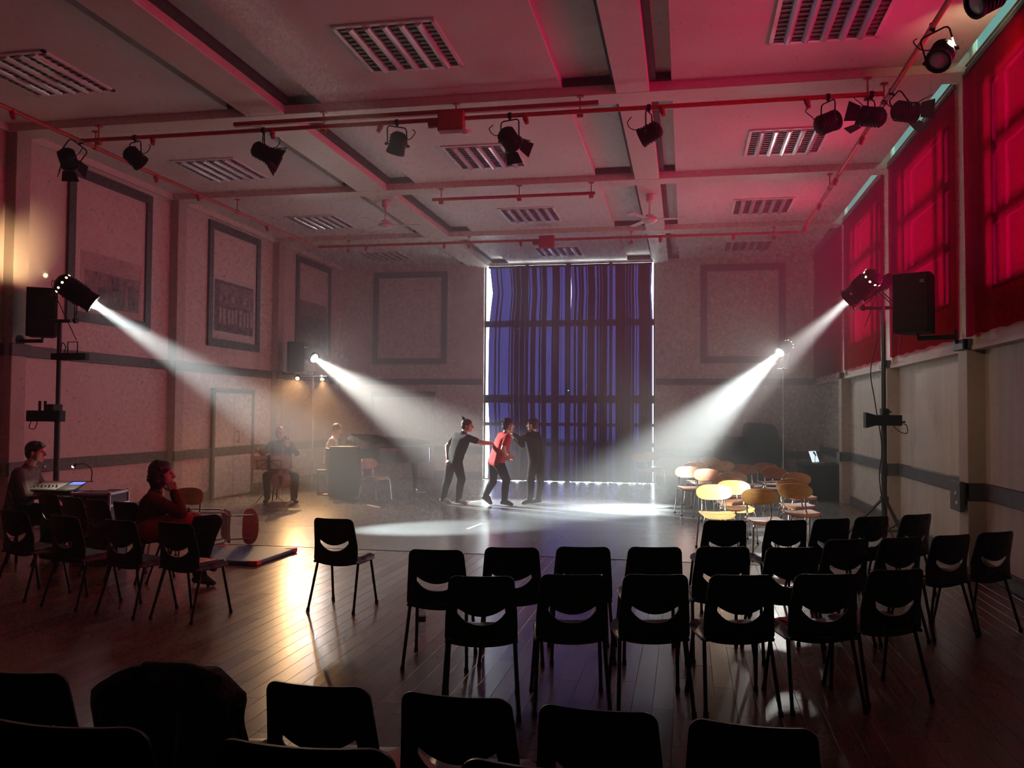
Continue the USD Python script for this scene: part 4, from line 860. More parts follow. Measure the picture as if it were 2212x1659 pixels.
def hand_mesh(side, curl):
    """wrist at the origin, fingers along +y, palm towards -z, thumb on the side*x side"""
    p = [Manifold.batch_hull([S((0.024, 0.012, 0), 0.014), S((-0.024, 0.012, 0), 0.014), S((0.034, 0.082, 0), 0.011), S((-0.034, 0.082, 0), 0.011)])]
    for k, (x, L) in enumerate(((0.030, 0.86), (0.010, 1.0), (-0.010, 0.94), (-0.029, 0.76))):
        q = np.array([x*side, 0.084 - 0.004*abs(k - 1), 0.0]); a = 0.0; r = 0.0092
        for seg in (0.044, 0.028, 0.023):
            a += curl*(0.8 if seg > 0.04 else 1.0); e = q + seg*L*np.array([x*side*0.6, math.cos(a), -math.sin(a)]); p.append(hull((q, r), (e, r*0.92))); q, r = e, r*0.92
    q = np.array([0.026*side, 0.022, -0.004]); a = np.array([side*0.70, 0.70, -0.20])
    for seg, r in ((0.042, 0.013), (0.030, 0.0105), (0.025, 0.0095)):
        e = q + seg*a/np.linalg.norm(a); p.append(hull((q, r), (e, r*0.9))); q = e; a = a + np.array([-side*0.30, 0.25, -0.25*curl])
    return p

def person(label, base, rz, J, face, face_up=(0, 0, 1), hair='short', hair_m='hair', skin='skin', top='tee_dark', sleeve='short', bottom='trouser', shoes='shoe', palms=None, curl=(0.5, 0.5), bulk=1.0, feet=True, head_s=1.0, lap=None, group='people'):
    P = thing('person', label, 'person', (base[0], base[1], 0), rz, None)
    J = {k: np.array(v, float) for k, v in J.items()}
    hipc, shc = (J['hipL'] + J['hipR'])/2, (J['shL'] + J['shR'])/2
    lat = J['shR'] - J['shL']; lat /= np.linalg.norm(lat); hl = J['hipR'] - J['hipL']; hl /= np.linalg.norm(hl)
    waist = hipc*0.55 + shc*0.45; chest = hipc*0.2 + shc*0.8; b = bulk
    def torso(e, low=True):
        out = [Manifold.batch_hull([S(chest + lat*0.085*b, 0.105*b + e), S(chest - lat*0.085*b, 0.105*b + e), S(waist + (lat + hl)*0.036*b, 0.105*b + e), S(waist - (lat + hl)*0.036*b, 0.105*b + e)]),
               Manifold.batch_hull([S(J['shL'], 0.058 + e), S(J['shR'], 0.058 + e), S(chest + lat*0.08*b, 0.10*b + e), S(chest - lat*0.08*b, 0.10*b + e)]),
               Manifold.batch_hull([S(shc + lat*0.06, 0.055 + e), S(shc - lat*0.06, 0.055 + e), S(J['neck'] + (shc - J['neck'])*0.35, 0.052 + e)])]
        if low: out.append(Manifold.batch_hull([S(waist + (lat + hl)*0.034*b, 0.103*b + e), S(waist - (lat + hl)*0.034*b, 0.103*b + e), S(J['hipL'], 0.093*b + e), S(J['hipR'], 0.093*b + e)]))
        return out
    def arm(s, e, to=1.0):
        sh, el, ha = J['sh' + s], J['el' + s], J['ha' + s]
        if to <= 1: return [hull((sh, 0.054 + e), (sh + (el - sh)*to, 0.045 + e))]
        return [hull((sh, 0.054 + e), (el, 0.042 + e)), hull((el, 0.042 + e), (el + (ha - el)*(to - 1), 0.030 + e))]
    def leg(s, e, boot=False):
        h, k, a = J['hip' + s], J['kn' + s], J['an' + s]
        calf = k + (a - k)*0.32
        back = np.cross(a - k, J['hipR'] - J['hipL']); back = back/(np.linalg.norm(back) + 1e-9)*0.012
        return [hull((h, 0.092*b + e), (k, 0.060 + e)), hull((k, 0.060 + e), (calf + back, 0.056 + e)), hull((calf + back, 0.056 + e), (a, 0.040 + e))]
    Bh = basis(face, face_up); hs = head_s
    skin_parts = [place(m, Bh, J['head'], hs) for m in head_mesh()] + [hull((J['neck'] + (shc - J['neck'])*0.4, 0.058), (J['head'] + Bh @ np.array([0, -0.022, -0.06])*hs, 0.052))] + torso(-0.006)
    for i, s in enumerate(('R', 'L')):
        skin_parts += arm(s, 0.0, 2.0)
        d = J['ha' + s] - J['el' + s]; pn = np.array((palms or [(0, 0, -1), (0, 0, -1)])[i], float); up = -pn
        if np.linalg.norm(np.cross(d, up)) < 1e-3: up = np.array([0, 1.0, 0.1])
        skin_parts += [place(m, basis(d, up), J['ha' + s]) for m in hand_mesh(-1 if s == 'R' else 1, curl[i])]
        if 'kn' + s in J: skin_parts += leg(s, -0.004)
        if 'to' + s in J: skin_parts.append(hull((J['an' + s] - np.array([0, 0, 0.015]), 0.038), (J['to' + s], 0.026)))
    obj('body', soften(fuse(skin_parts), 0.016, 5), M[skin], P, smooth=True)
    obj('eyes', [place(ell((s*0.030, 0.084, 0.006), (0.012, 0.008, 0.007), 10), Bh, J['head'], hs) for s in (-1, 1)], M['eye'], P, smooth=True)
    if hair: obj('hair', soften(place(hair_mesh(hair), Bh, J['head'], hs), 0.014, 3), M[hair_m], P, smooth=True)
    sl = []
    for s in ('R', 'L'): sl += arm(s, 0.014, 0.62 if sleeve == 'short' else 1.9)
    obj('shirt', soften(fuse(torso(0.013) + sl), 0.022, 6), M[top], P, smooth=True, label=None)
    if 'knL' in J:
        tr = [Manifold.batch_hull([S(waist*0.45 + hipc*0.55 + hl*0.06*b, 0.098*b + 0.010), S(waist*0.45 + hipc*0.55 - hl*0.06*b, 0.098*b + 0.010), S(J['hipL'], 0.093*b + 0.012), S(J['hipR'], 0.093*b + 0.012)])]
        for s in ('R', 'L'): tr += leg(s, 0.014)
        obj('trousers', soften(fuse(tr), 0.022, 6), M[bottom], P, smooth=True)
    if feet and 'toL' in J:
        for s in ('R', 'L'):
            a, t = J['an' + s], J['to' + s]; d = t - a; d[2] = 0; d /= np.linalg.norm(d) + 1e-9; heel = a - d*0.045 + np.array([0, 0, -0.028]); side = np.cross(d, [0, 0, 1])
            obj('shoe', soften(fuse([hull((a, 0.046), (heel, 0.034), (a + d*0.05 - np.array([0, 0, 0.02]), 0.044)), hull((heel, 0.033), (t + side*0.015, 0.028), (t - side*0.015, 0.028), (a + d*0.06 - np.array([0, 0, 0.022]), 0.040))]), 0.016, 4), M[shoes], P, smooth=True)
    if lap: obj('skirt', soften(fuse(lap), 0.022, 6), M['lap_red'], P, smooth=True)
    return P
GF = 0.0045                                                               # top of the dance floor
def down(J, k=GF): return J
person('person with a hair bun in a dark t-shirt, reaching towards the one in red', (-4.26, 15.98), CAM_YAW,
       dict(head=(0.265, 0, 1.455), neck=(0.21, 0, 1.345), shL=(0.055, 0.15, 1.265), shR=(0.275, -0.12, 1.235), elL=(-0.125, 0.2, 1.06), haL=(-0.10, 0.03, 0.84), elR=(0.53, -0.10, 1.15), haR=(0.725, -0.08, 1.13),
            hipL=(-0.03, 0.09, 0.79), hipR=(0.08, -0.09, 0.79), knL=(-0.10, 0.1, 0.43), anL=(-0.18, 0.1, 0.085), toL=(-0.05, 0.06, 0.034), knR=(0.17, -0.05, 0.47), anR=(0.115, -0.05, 0.085), toR=(0.26, -0.1, 0.034)),
       face=(1, -0.15, -0.05), hair='bun', top='tee_dark', bottom='trouser', shoes='shoe_white', palms=[(0.1, -0.3, -1), (0.5, 0.2, -0.5)], curl=(0.35, 0.4))
person('person in a red top stepping forward between the two others on stage', (-3.41, 15.95), CAM_YAW,
       dict(head=(0.20, 0, 1.463), neck=(0.165, 0, 1.340), shL=(0.065, 0.15, 1.272), shR=(0.19, -0.15, 1.25), elR=(0.11, -0.24, 1.05), haR=(0.165, -0.23, 0.93), elL=(0.15, 0.25, 1.06), haL=(0.22, 0.2, 0.93),
            hipL=(-0.07, 0.09, 0.80), hipR=(0.03, -0.09, 0.79), knL=(-0.075, 0.05, 0.43), anL=(-0.215, 0.1, 0.165), toL=(-0.115, 0.05, 0.038), knR=(0.175, -0.08, 0.475), anR=(0.14, -0.08, 0.09), toR=(0.275, -0.1, 0.034)),
       face=(0.95, 0.3, 0.02), hair='curly', top='red_cloth', bottom='trouser', palms=[(0.3, 0.6, 0), (0.3, -0.6, 0)], curl=(0.5, 0.5))
person('person all in black with raised hands, facing the one in red', (-2.84, 16.36), CAM_YAW,
       dict(head=(0.013, 0, 1.478), neck=(0.04, 0, 1.36), shL=(-0.075, -0.13, 1.285), shR=(0.10, 0.13, 1.285), elL=(-0.22, -0.14, 1.20), haL=(-0.335, -0.06, 1.30), elR=(-0.17, 0.12, 1.10), haR=(-0.32, 0.10, 1.23),
            hipL=(0.045, -0.09, 0.82), hipR=(0.125, 0.09, 0.82), knL=(-0.02, -0.1, 0.46), anL=(-0.03, -0.1, 0.085), toL=(-0.165, -0.1, 0.034), knR=(0.165, 0.08, 0.45), anR=(0.125, 0.08, 0.085), toR=(0.0, 0.05, 0.034)),
       face=(-0.9, 0.35, 0.0), hair='short', top='black_cloth', sleeve='long', bottom='black_cloth', palms=[(-0.7, -0.2, -0.3), (-0.7, 0.2, -0.3)], curl=(0.3, 0.3))
person('bald person in dark clothes sitting with a cello behind the music stand', (-7.51, 15.71), CAM_YAW,
       dict(head=(-0.09, 0.0, 1.295), neck=(-0.078, 0.03, 1.17), shL=(0.11, 0.03, 1.06), shR=(-0.235, 0.03, 1.075), elR=(-0.36, -0.12, 0.90), haR=(-0.395, -0.30, 0.97), elL=(0.27, -0.10, 0.91), haL=(0.165, -0.27, 1.05),
            hipL=(0.06, 0.05, 0.53), hipR=(-0.15, 0.05, 0.53), knR=(-0.225, -0.36, 0.50), knL=(0.31, -0.36, 0.50), anR=(-0.205, -0.36, 0.09), anL=(0.30, -0.36, 0.09), toR=(-0.20, -0.50, 0.035), toL=(0.37, -0.49, 0.035)),
       face=(0.15, -1, -0.12), hair=None, skin='skin_pale', top='shirt_grey', sleeve='long', bottom='trouser', palms=[(0.5, -0.2, -0.6), (-0.6, 0.5, 0)], curl=(0.75, 0.9))
person('person in a white shirt playing the grand piano', (-7.25, 17.6), CAM_YAW,
       dict(head=(0.03, 0, 1.325), neck=(0.0, 0, 1.20), shL=(-0.06, 0.18, 1.095), shR=(-0.045, -0.18, 1.09), elR=(-0.11, -0.26, 0.86), haR=(0.12, -0.22, 0.80), elL=(-0.10, 0.25, 0.86), haL=(0.12, 0.2, 0.80),
            hipL=(-0.14, 0.1, 0.60), hipR=(-0.14, -0.1, 0.60), knR=(0.27, -0.12, 0.54), knL=(0.27, 0.12, 0.54), anR=(0.28, -0.12, 0.09), anL=(0.26, 0.12, 0.09), toR=(0.42, -0.12, 0.035), toL=(0.40, 0.12, 0.035)),
       face=(0.95, -0.1, -0.32), hair='fringe', hair_m='hair_brown', skin='skin_pale', top='shirt_white', sleeve='long', bottom='black_cloth', palms=[(0, 0, -1), (0, 0, -1)], curl=(0.35, 0.35)).SetCustomDataByKey('label', 'person in a white shirt with short hair sitting at the grand piano')
lap = [hull(((-0.12, 0.1, 0.57), 0.13), ((-0.12, -0.1, 0.57), 0.13), ((0.22, 0.08, 0.62), 0.095), ((0.22, -0.10, 0.63), 0.095))]
person('person with thick wavy hair in a dark red top, sitting chin on hand', (-4.90, 7.75), CAM_YAW,
       dict(head=(-0.055, 0, 1.085), neck=(-0.105, 0.01, 0.945), shL=(-0.20, 0.16, 0.855), shR=(-0.09, -0.16, 0.855), elR=(0.195, -0.16, 0.735), haR=(0.085, -0.07, 0.93), elL=(0.02, 0.17, 0.66), haL=(0.20, 0.05, 0.70),
            hipL=(-0.16, 0.1, 0.535), hipR=(-0.15, -0.1, 0.535), knL=(0.33, 0.10, 0.54), knR=(0.48, -0.07, 0.64), anL=(0.29, 0.1, 0.09), toL=(0.42, 0.1, 0.034), anR=(0.35, 0.02, 0.27), toR=(0.45, 0.03, 0.18)),
       face=(1, 0.25, 0.02), hair='bob', hair_m='hair_red', top='maroon', sleeve='long', bottom='black_cloth', palms=[(-0.3, 0.4, 0.3), (0, 0, -1)], curl=(0.9, 0.4), lap=lap)
person('person with short dark hair sitting at the lighting desk by the left wall', (-7.35, 8.85), CAM_YAW,
       dict(head=(0.078, 0, 1.212), neck=(0.025, 0, 1.085), shL=(-0.035, 0.17, 0.98), shR=(-0.02, -0.17, 0.98), elR=(0.10, -0.23, 0.74), haR=(0.30, -0.12, 0.75), elL=(0.06, 0.23, 0.74), haL=(0.28, 0.12, 0.77),
            hipL=(-0.12, 0.1, 0.535), hipR=(-0.12, -0.1, 0.535), knL=(0.30, 0.12, 0.53), knR=(0.31, -0.12, 0.53), anL=(0.28, 0.12, 0.09), anR=(0.28, -0.12, 0.09), toL=(0.42, 0.13, 0.034), toR=(0.42, -0.13, 0.034)),
       face=(1, 0.12, -0.03), hair='fringe', top='shirt_grey', sleeve='long', bottom='black_cloth', curl=(0.4, 0.4))

# ================================================================== INSTRUMENTS AND PROPS
def R2(a, v): return (v[0]*math.cos(a) - v[1]*math.sin(a), v[0]*math.sin(a) + v[1]*math.cos(a))
# ---- cello, leaning back against its player
def cello():
    c = thing('cello', 'reddish brown cello held between the knees of the bald player', 'cello', (-7.51, 15.71, 0), CAM_YAW)
    e0, e1 = np.array([0.075, -0.47, 0.30]), np.array([0.085, -0.235, 1.24])      # tail end, scroll
    d = (e1 - e0)/np.linalg.norm(e1 - e0); L = np.linalg.norm(e1 - e0); B = np.stack([np.array([1.0, 0.1, 0.0]), np.zeros(3), d], 1)
    x = np.cross(np.array([0, 1.0, 0]), d); x /= np.linalg.norm(x); y = np.cross(d, x); A = np.zeros((3, 4)); A[:, 0], A[:, 1], A[:, 2], A[:, 3] = x, y, d, e0
    out = [(0.0, 0.0), (0.10, 0.004), (0.175, 0.05), (0.205, 0.13), (0.19, 0.22), (0.155, 0.275), (0.125, 0.29), (0.112, 0.34), (0.112, 0.40), (0.13, 0.45), (0.15, 0.48), (0.163, 0.56), (0.150, 0.64), (0.11, 0.70), (0.05, 0.725), (0.02, 0.73)]
    pts = bend(out, 4); poly = np.vstack([pts, pts[::-1]*np.array([-1, 1])])
    cs = CrossSection([poly]); s = 0.84
    bd = cs.scale((s, s)).extrude(0.10).translate((0, 0, -0.05)).rotate((90, 0, 0)).transform(A)
    obj('body', bd, M['cello'], c, smooth=40)
    for k in (-1, 1): obj('plate', cs.offset(0.012).scale((s, s)).extrude(0.007).translate((0, 0, k*0.052 - 0.0035)).rotate((90, 0, 0)).transform(A), M['cello'], c, smooth=40)
    def T(p): return A[:, :3] @ np.array(p, float) + A[:, 3]
    obj('neck', tube([T((0, -0.055, 0.58)), T((0, -0.03, 0.62)), T((0, -0.02, 0.86))], [0.016, 0.018, 0.014], 8), M['cello'], c, smooth=40)
    obj('fingerboard', Manifold.hull_points(np.array([T((sx*w, yy, z)) for sx in (-1, 1) for w, yy, z in ((0.03, -0.085, 0.40), (0.03, -0.077, 0.40), (0.015, -0.045, 0.87), (0.015, -0.035, 0.87))])), M['ebony'], c)
    obj('scroll', [tube([T((0, -0.02, 0.85)), T((0, -0.01, 0.94))], [0.018, 0.014], 8), along([(-0.022, 0.0), (-0.022, 0.022), (0.022, 0.022), (0.022, 0.0)], T((0, -0.02, 0.95)), x, 12)], M['cello'], c, smooth=40)
    for k, z in enumerate((0.875, 0.895, 0.915, 0.93)): obj('peg', along([(0, 0.005), (0.05, 0.006), (0.052, 0.012), (0.07, 0.012)], T((0, -0.015, z)), x*(1 if k % 2 else -1), 8), M['ebony'], c)
    obj('bridge', Manifold.hull_points(np.array([T(p) for p in ((-0.04, -0.06, 0.295), (0.04, -0.06, 0.295), (-0.03, -0.12, 0.295), (0.03, -0.12, 0.295), (-0.04, -0.06, 0.305), (0.04, -0.06, 0.305), (-0.03, -0.12, 0.30), (0.03, -0.12, 0.30))])), M['ply'][0], c)
    obj('tailpiece', Manifold.hull_points(np.array([T(p) for p in ((-0.012, -0.07, 0.02), (0.012, -0.07, 0.02), (-0.03, -0.105, 0.20), (0.03, -0.105, 0.20), (-0.012, -0.06, 0.02), (0.012, -0.06, 0.02), (-0.03, -0.095, 0.20), (0.03, -0.095, 0.20))])), M['ebony'], c)
    for k in range(4): obj('string', tube([T((-0.018 + 0.012*k, -0.107, 0.19)), T((-0.018 + 0.012*k, -0.122, 0.30)), T((-0.009 + 0.006*k, -0.05, 0.87))], 0.0012, 4), M['steel'], c)
    for k in (-1, 1): obj('sound_hole', tube([T((k*0.062, -0.0565, 0.23)), T((k*0.055, -0.0565, 0.29)), T((k*0.066, -0.0565, 0.35))], 0.004, 5), M['ebony'], c)
    obj('end_pin', tube([T((0, 0, 0.0)), (e0[0] - 0.02, e0[1] - 0.10, GF + 0.004)], 0.006, 6), M['steel'], c)
cello()
bw_ = thing('cello_bow', 'thin dark cello bow in the right hand of the bald player', 'bow', (-7.51, 15.71, 0), CAM_YAW)
obj('stick', tube([(-0.42, -0.40, 0.965), (0.22, -0.50, 0.86)], 0.006, 6), M['cello'], bw_); obj('bow_hair', tube([(-0.40, -0.405, 0.945), (0.21, -0.505, 0.842)], 0.003, 5), M['paper'], bw_); obj('frog', rbox(-0.42, -0.38, -0.415, -0.395, 0.938, 0.962, 0.004, 4), M['ebony'], bw_)
st = thing('cellist_stool', 'low dark stool under the bald cello player', 'stool', (-7.53, 15.78, GF), CAM_YAW)
obj('seat', rbox(-0.20, 0.20, -0.16, 0.16, 0.37, 0.43, 0.02, 8), M['plastic'], st)
for sx in (-1, 1):
    for sy in (-1, 1): obj('leg', tube([(sx*0.15, sy*0.12, 0.38), (sx*0.18, sy*0.15, 0.0)], 0.013, 8), M['tube_black'], st)
# ---- music stand with pale sheets
ms = thing('music_stand', 'folding wire music stand in front of the cello player', 'music stand', (-7.47, 15.02, GF), CAM_YAW + 0.05)
for k in range(3): obj('leg', tube([(0, 0, 0.30), (0.30*math.cos(2.1*k + 0.5), 0.30*math.sin(2.1*k + 0.5), 0.008)], 0.007, 6), M['tube_black'], ms)
obj('stem', tube([(0, 0, 0.12), (0, 0, 0.86)], 0.010, 8), M['tube_black'], ms); obj('stem_clamp', rbox(-0.025, 0.025, -0.03, 0.02, 0.62, 0.90, 0.008, 6), M['tube_black'], ms)
obj('wire_rack', [tube(p, 0.006, 6) for p in ([(-0.22, 0.03, 0.64), (0.22, 0.03, 0.64)], [(-0.22, -0.005, 0.80), (0.22, -0.005, 0.80)], [(-0.22, 0.03, 0.64), (-0.22, -0.005, 0.80)], [(0.22, 0.03, 0.64), (0.22, -0.005, 0.80)], [(-0.22, 0.03, 0.65), (0, -0.01, 0.80)], [(0.22, 0.03, 0.65), (0, -0.01, 0.80)])], M['tube_black'], ms)
ledge = [tube([(-0.33, 0.05, 0.635), (0.33, 0.05, 0.635)], 0.006, 6)]
obj('ledge', ledge, M['tube_black'], ms)
for k in (0, 1):
    sh = thing('sheet_music', ('left' if k == 0 else 'right') + '-hand pale music sheet on the folding wire stand', 'sheet music', (-7.47, 15.02, GF), CAM_YAW + 0.05, 'sheets on the music stand')
    a, b = (-0.345, -0.005) if k == 0 else (0.005, 0.345)
    v = np.array([(a, 0.050, 0.645), (b, 0.044, 0.645), (b, 0.010, 0.885), (a, 0.016, 0.880)]); v = np.vstack([v, v + (0, 0.002, 0)])
    obj('page', (v, np.array([(0, 1, 2), (0, 2, 3), (4, 6, 5), (4, 7, 6), (0, 4, 5), (0, 5, 1), (1, 5, 6), (1, 6, 2), (2, 6, 7), (2, 7, 3), (3, 7, 4), (3, 4, 0)])), M['paper_cream'], sh)

# ---- grand piano seen from its long side, keyboard to the left
gp = thing('grand_piano', 'black grand piano seen from the side, keyboard to the left and lid slightly raised', 'piano', (-6.98, 17.62, GF), 0.03)
out = bend([(0.0, -0.74), (0.5, -0.74), (0.85, -0.66), (1.15, -0.40), (1.45, -0.18), (1.62, 0.10), (1.66, 0.42), (1.50, 0.66), (1.2, 0.74), (0.0, 0.74)], 6)
cs = CrossSection([out])
obj('case', cs.extrude(0.30).translate((0, 0, 0.66)), M['piano'], gp, smooth=40)
def lidw(v):
    x, y, z = v[:, 0], v[:, 1], v[:, 2]; a = 0.17; dy = 0.74 - y
    return np.stack([x, 0.74 - dy*math.cos(a), 0.975 + dy*math.sin(a) + z], 1)
cut = CrossSection([np.array([(0.33, -2), (3, -2), (3, 2), (0.33, 2)])])
obj('lid', ((cs.offset(0.015)) ^ cut).extrude(0.022).refine_to_length(0.3).warp_batch(lidw), M['piano'], gp, smooth=40)
obj('front_lid', rbox(0.10, 0.33, -0.74, 0.74, 0.96, 0.985, 0.006, 4), M['piano'], gp)
obj('lid_prop', tube([(0.9, -0.62, 0.96), (0.9, -0.60, 1.19)], 0.010, 6), M['piano'], gp)
obj('key_bed', rbox(-0.20, 0.06, -0.74, 0.74, 0.62, 0.70, 0.008, 4), M['piano'], gp)
obj('keyboard', rbox(-0.185, -0.03, -0.62, 0.62, 0.70, 0.722, 0.004, 4), M['ivory'], gp)
obj('black_keys', [box(-0.13, -0.03, -0.60 + 0.0238*k, -0.588 + 0.0238*k, 0.72, 0.734) for k in range(51) if k % 7 not in (2, 6)], M['ebony'], gp)
for s in (-1, 1): obj('cheek_block', rbox(-0.21, 0.08, s*0.74 - (0.10 if s > 0 else 0.0), s*0.74 + (0.0 if s > 0 else 0.10), 0.62, 0.96, 0.012, 6), M['piano'], gp)
obj('music_desk', rbox(0.10, 0.13, -0.40, 0.40, 0.98, 1.20, 0.005, 4), M['piano'], gp)
for x, y in ((0.05, -0.60), (0.05, 0.60), (1.38, 0.30)):
    l = obj('leg', along([(0, 0.045), (0.10, 0.04), (0.5, 0.065), (0.56, 0.075)], (x, y, 0.10), (0, 0, 1), 12), M['piano'], gp, smooth=40); obj('castor', along([(-0.02, 0.045), (0.02, 0.045)], (x, y, 0.05), (0, 1, 0), 12), M['steel'], l)
obj('pedal_lyre', [rbox(0.02, 0.07, -0.10, 0.10, 0.06, 0.16, 0.01, 6), tube([(0.05, -0.05, 0.15), (0.05, -0.07, 0.66)], 0.014, 6), tube([(0.05, 0.05, 0.15), (0.05, 0.07, 0.66)], 0.014, 6)], M['piano'], gp)
for k in (-1, 0, 1): obj('pedal', rbox(-0.09, 0.03, k*0.05 - 0.012, k*0.05 + 0.012, 0.06, 0.072, 0.004, 4), M['steel'], gp)
single('sheet_music', xf(rbox(-0.16, 0.16, -0.12, 0.12, 0, 0.014, 0.004, 4), None, 0.1, (-6.76, 16.98, 0.990)), M['paper'], 'white music book lying on the near corner of the grand piano', 'sheet music')
pb2 = thing('piano_bench', 'black piano bench under the white-shirted player', 'bench', (-7.40, 17.57, GF), CAM_YAW)
obj('seat', rbox(-0.17, 0.17, -0.36, 0.36, 0.44, 0.50, 0.02, 8), M['plastic'], pb2)
for sx in (-1, 1):
    for sy in (-1, 1): obj('leg', rbox(sx*0.13 - 0.02, sx*0.13 + 0.02, sy*0.31 - 0.02, sy*0.31 + 0.02, 0, 0.44, 0.004, 4), M['piano'], pb2)
cb = thing('draped_cabinet', 'tall black draped cabinet in front of the keyboard end of the grand piano', 'cabinet', (-6.70, 16.72, GF), 0.05)
obj('drape', rbox(-0.29, 0.29, -0.10, 0.10, 0.02, 0.985, 0.02, 8), M['drape'], cb); obj('base', rbox(-0.27, 0.27, -0.09, 0.09, 0.0, 0.05, 0.006, 4), M['desk'], cb)
obj('top_panel', rbox(-0.30, 0.30, -0.11, 0.11, 0.975, 1.0, 0.008, 4), M['desk'], cb)
single('floor_paper', rbox(-7.20, -7.02, 16.80, 16.98, GF, GF + 0.035, 0.004, 4), M['paper_cream'], 'small white packet lying on the floor in front of the pianist', 'packet')
single('fallen_sheet', xf(rbox(-0.15, 0.15, -0.10, 0.10, 0, 0.003, 0.001, 4), None, 0.2, (-5.55, 18.1, GF)), M['paper_cream'], 'pale orange-lit sheet on the floor under the grand piano', 'paper')

# ---- props on the stage floor
def tape(p, q, w, label):
    p, q = np.array(p), np.array(q); d = (q - p)/np.linalg.norm(q - p); n = np.array([-d[1], d[0]])*w/2
    v = [(*(p - n), GF + 0.0002), (*(q - n), GF + 0.0002), (*(q + n), GF + 0.0002), (*(p + n), GF + 0.0002)]; v += [(a, b, GF + 0.0008) for a, b, _ in v]
    single('floor_tape', (np.array(v), np.array([(0, 2, 1), (0, 3, 2), (4, 5, 6), (4, 6, 7), (0, 1, 5), (0, 5, 4), (1, 2, 6), (1, 6, 5), (2, 3, 7), (2, 7, 6), (3, 0, 4), (3, 4, 7)])), M['tape'], label, 'tape mark', 'white tape marks on the stage floor')
tape((-3.13, 12.62), (-3.07, 13.30), 0.045, 'white tape mark on the dance floor nearest to the audience')
tape((-5.72, 15.42), (-5.35, 15.05), 0.05, 'white tape mark on the dance floor in front of the piano chair')
tape((-4.02, 16.4), (-3.86, 16.75), 0.045, 'white tape mark on the dance floor between the first two performers')

bm = thing('gym_mat', 'blue gym mat with red corners lying at the edge of the dance floor', 'mat', (-5.06, 9.56, 0), 0.0)
obj('pad', rbox(-0.55, 0.44, -0.52, 0.50, 0.002, 0.05, 0.012, 8), M['blue_mat'], bm); obj('edge_band', rbox(-0.554, 0.444, -0.524, 0.504, 0.008, 0.036, 0.006, 6), M['mat_edge'], bm)
for sx in (-0.55, 0.44):
    for sy in (-0.52, 0.50): obj('corner', rbox(min(sx, sx - math.copysign(0.10, sx)) - 0.006, max(sx, sx - math.copysign(0.10, sx)) + 0.006, min(sy, sy - math.copysign(0.10, sy)) - 0.006, max(sy, sy - math.copysign(0.10, sy)) + 0.006, 0.004, 0.055, 0.008, 6), M['red_card'], bm, label='red corner patch')
wbt = thing('water_bottle', 'clear plastic water bottle with a dark label standing on the floor beside the audience', 'bottle', (-1.985, 6.57, 0.001))
obj('bottle', lathe([(0.0, 0.0), (0.029, 0.0), (0.032, 0.006), (0.032, 0.05), (0.030, 0.055), (0.032, 0.06), (0.032, 0.145), (0.028, 0.17), (0.013, 0.195), (0.012, 0.21), (0.0, 0.21)], ), M['bottle'], wbt, smooth=40)
obj('label_sleeve', lathe([(0.0325, 0.10), (0.033, 0.101), (0.033, 0.14), (0.0325, 0.141)]), M['bottle_label'], wbt, smooth=40); obj('cap', lathe([(0.0, 0.205), (0.0145, 0.205), (0.0145, 0.222), (0.0, 0.222)]), M['desk'], wbt)

# ---- lighting desk on flight cases at the left
def case(label, x, y, rz, w, d, h, letter=None, z=0.0):
    c = thing('flight_case', label, 'flight case', (x, y, z), rz, 'flight cases under the lighting desk')
    obj('body', rbox(-w/2, w/2, -d/2, d/2, 0.0, h, 0.006, 4), M['case'], c)
    e = 0.016
    ed = [box(sx*w/2 - e/2 - 0.004, sx*w/2 + e/2 + 0.004, sy*d/2 - e/2 - 0.004, sy*d/2 + e/2 + 0.004, 0, h + 0.004) for sx in (-1, 1) for sy in (-1, 1)]
    ed += [box(-w/2 - 0.008, w/2 + 0.008, sy*d/2 - 0.014, sy*d/2 + 0.014, zz - 0.018, zz + 0.006) for sy in (-1, 1) for zz in (h, h - 0.13)] + [box(sx*w/2 - 0.014, sx*w/2 + 0.014, -d/2, d/2, zz - 0.018, zz + 0.006) for sx in (-1, 1) for zz in (h, h - 0.13)]
    obj('edging', ed, M['alu'], c)
    for sx in (-1, 1):
        for sy in (-1, 1): obj('corner_ball', Manifold.sphere(0.024, 10).translate((sx*w/2, sy*d/2, h)), M['alu'], c, smooth=True)
    obj('handle', rbox(-0.07, 0.07, -d/2 - 0.03, -d/2 - 0.012, h*0.4, h*0.4 + 0.03, 0.008, 6), M['alu'], c)
    if letter:
        t = meshkit.text_mesh(letter, 0.085, 0.002); v = np.array(t.vertices); obj('painted_letter', (np.stack([v[:, 0] - 0.02, -d/2 - 0.0005 - v[:, 2], v[:, 1] + h - 0.28], 1), np.array(t.faces)[:, ::-1]), M['white_paint'], c, label='white painted letter')
    return c
case('black flight case with aluminium edges and a white letter beside the lighting desk', -6.42, 8.85, 0.22, 0.40, 0.5, 0.79, 'E')
tb = thing('desk_table', 'dark table carrying the lighting desk by the left wall', 'table', (-6.98, 8.98, 0), 0.20)
obj('top', rbox(-0.42, 0.34, -0.32, 0.32, 0.715, 0.745, 0.006, 4), M['desk'], tb)
for sx in (-0.38, 0.30):
    for sy in (-0.28, 0.28): obj('leg', tube([(sx, sy, 0), (sx, sy, 0.72)], 0.016, 8), M['tube_black'], tb)
ld = thing('lighting_desk', 'black lighting desk with a lit panel and a small blue display', 'lighting desk', (-6.98, 8.93, 0.747), 0.20)
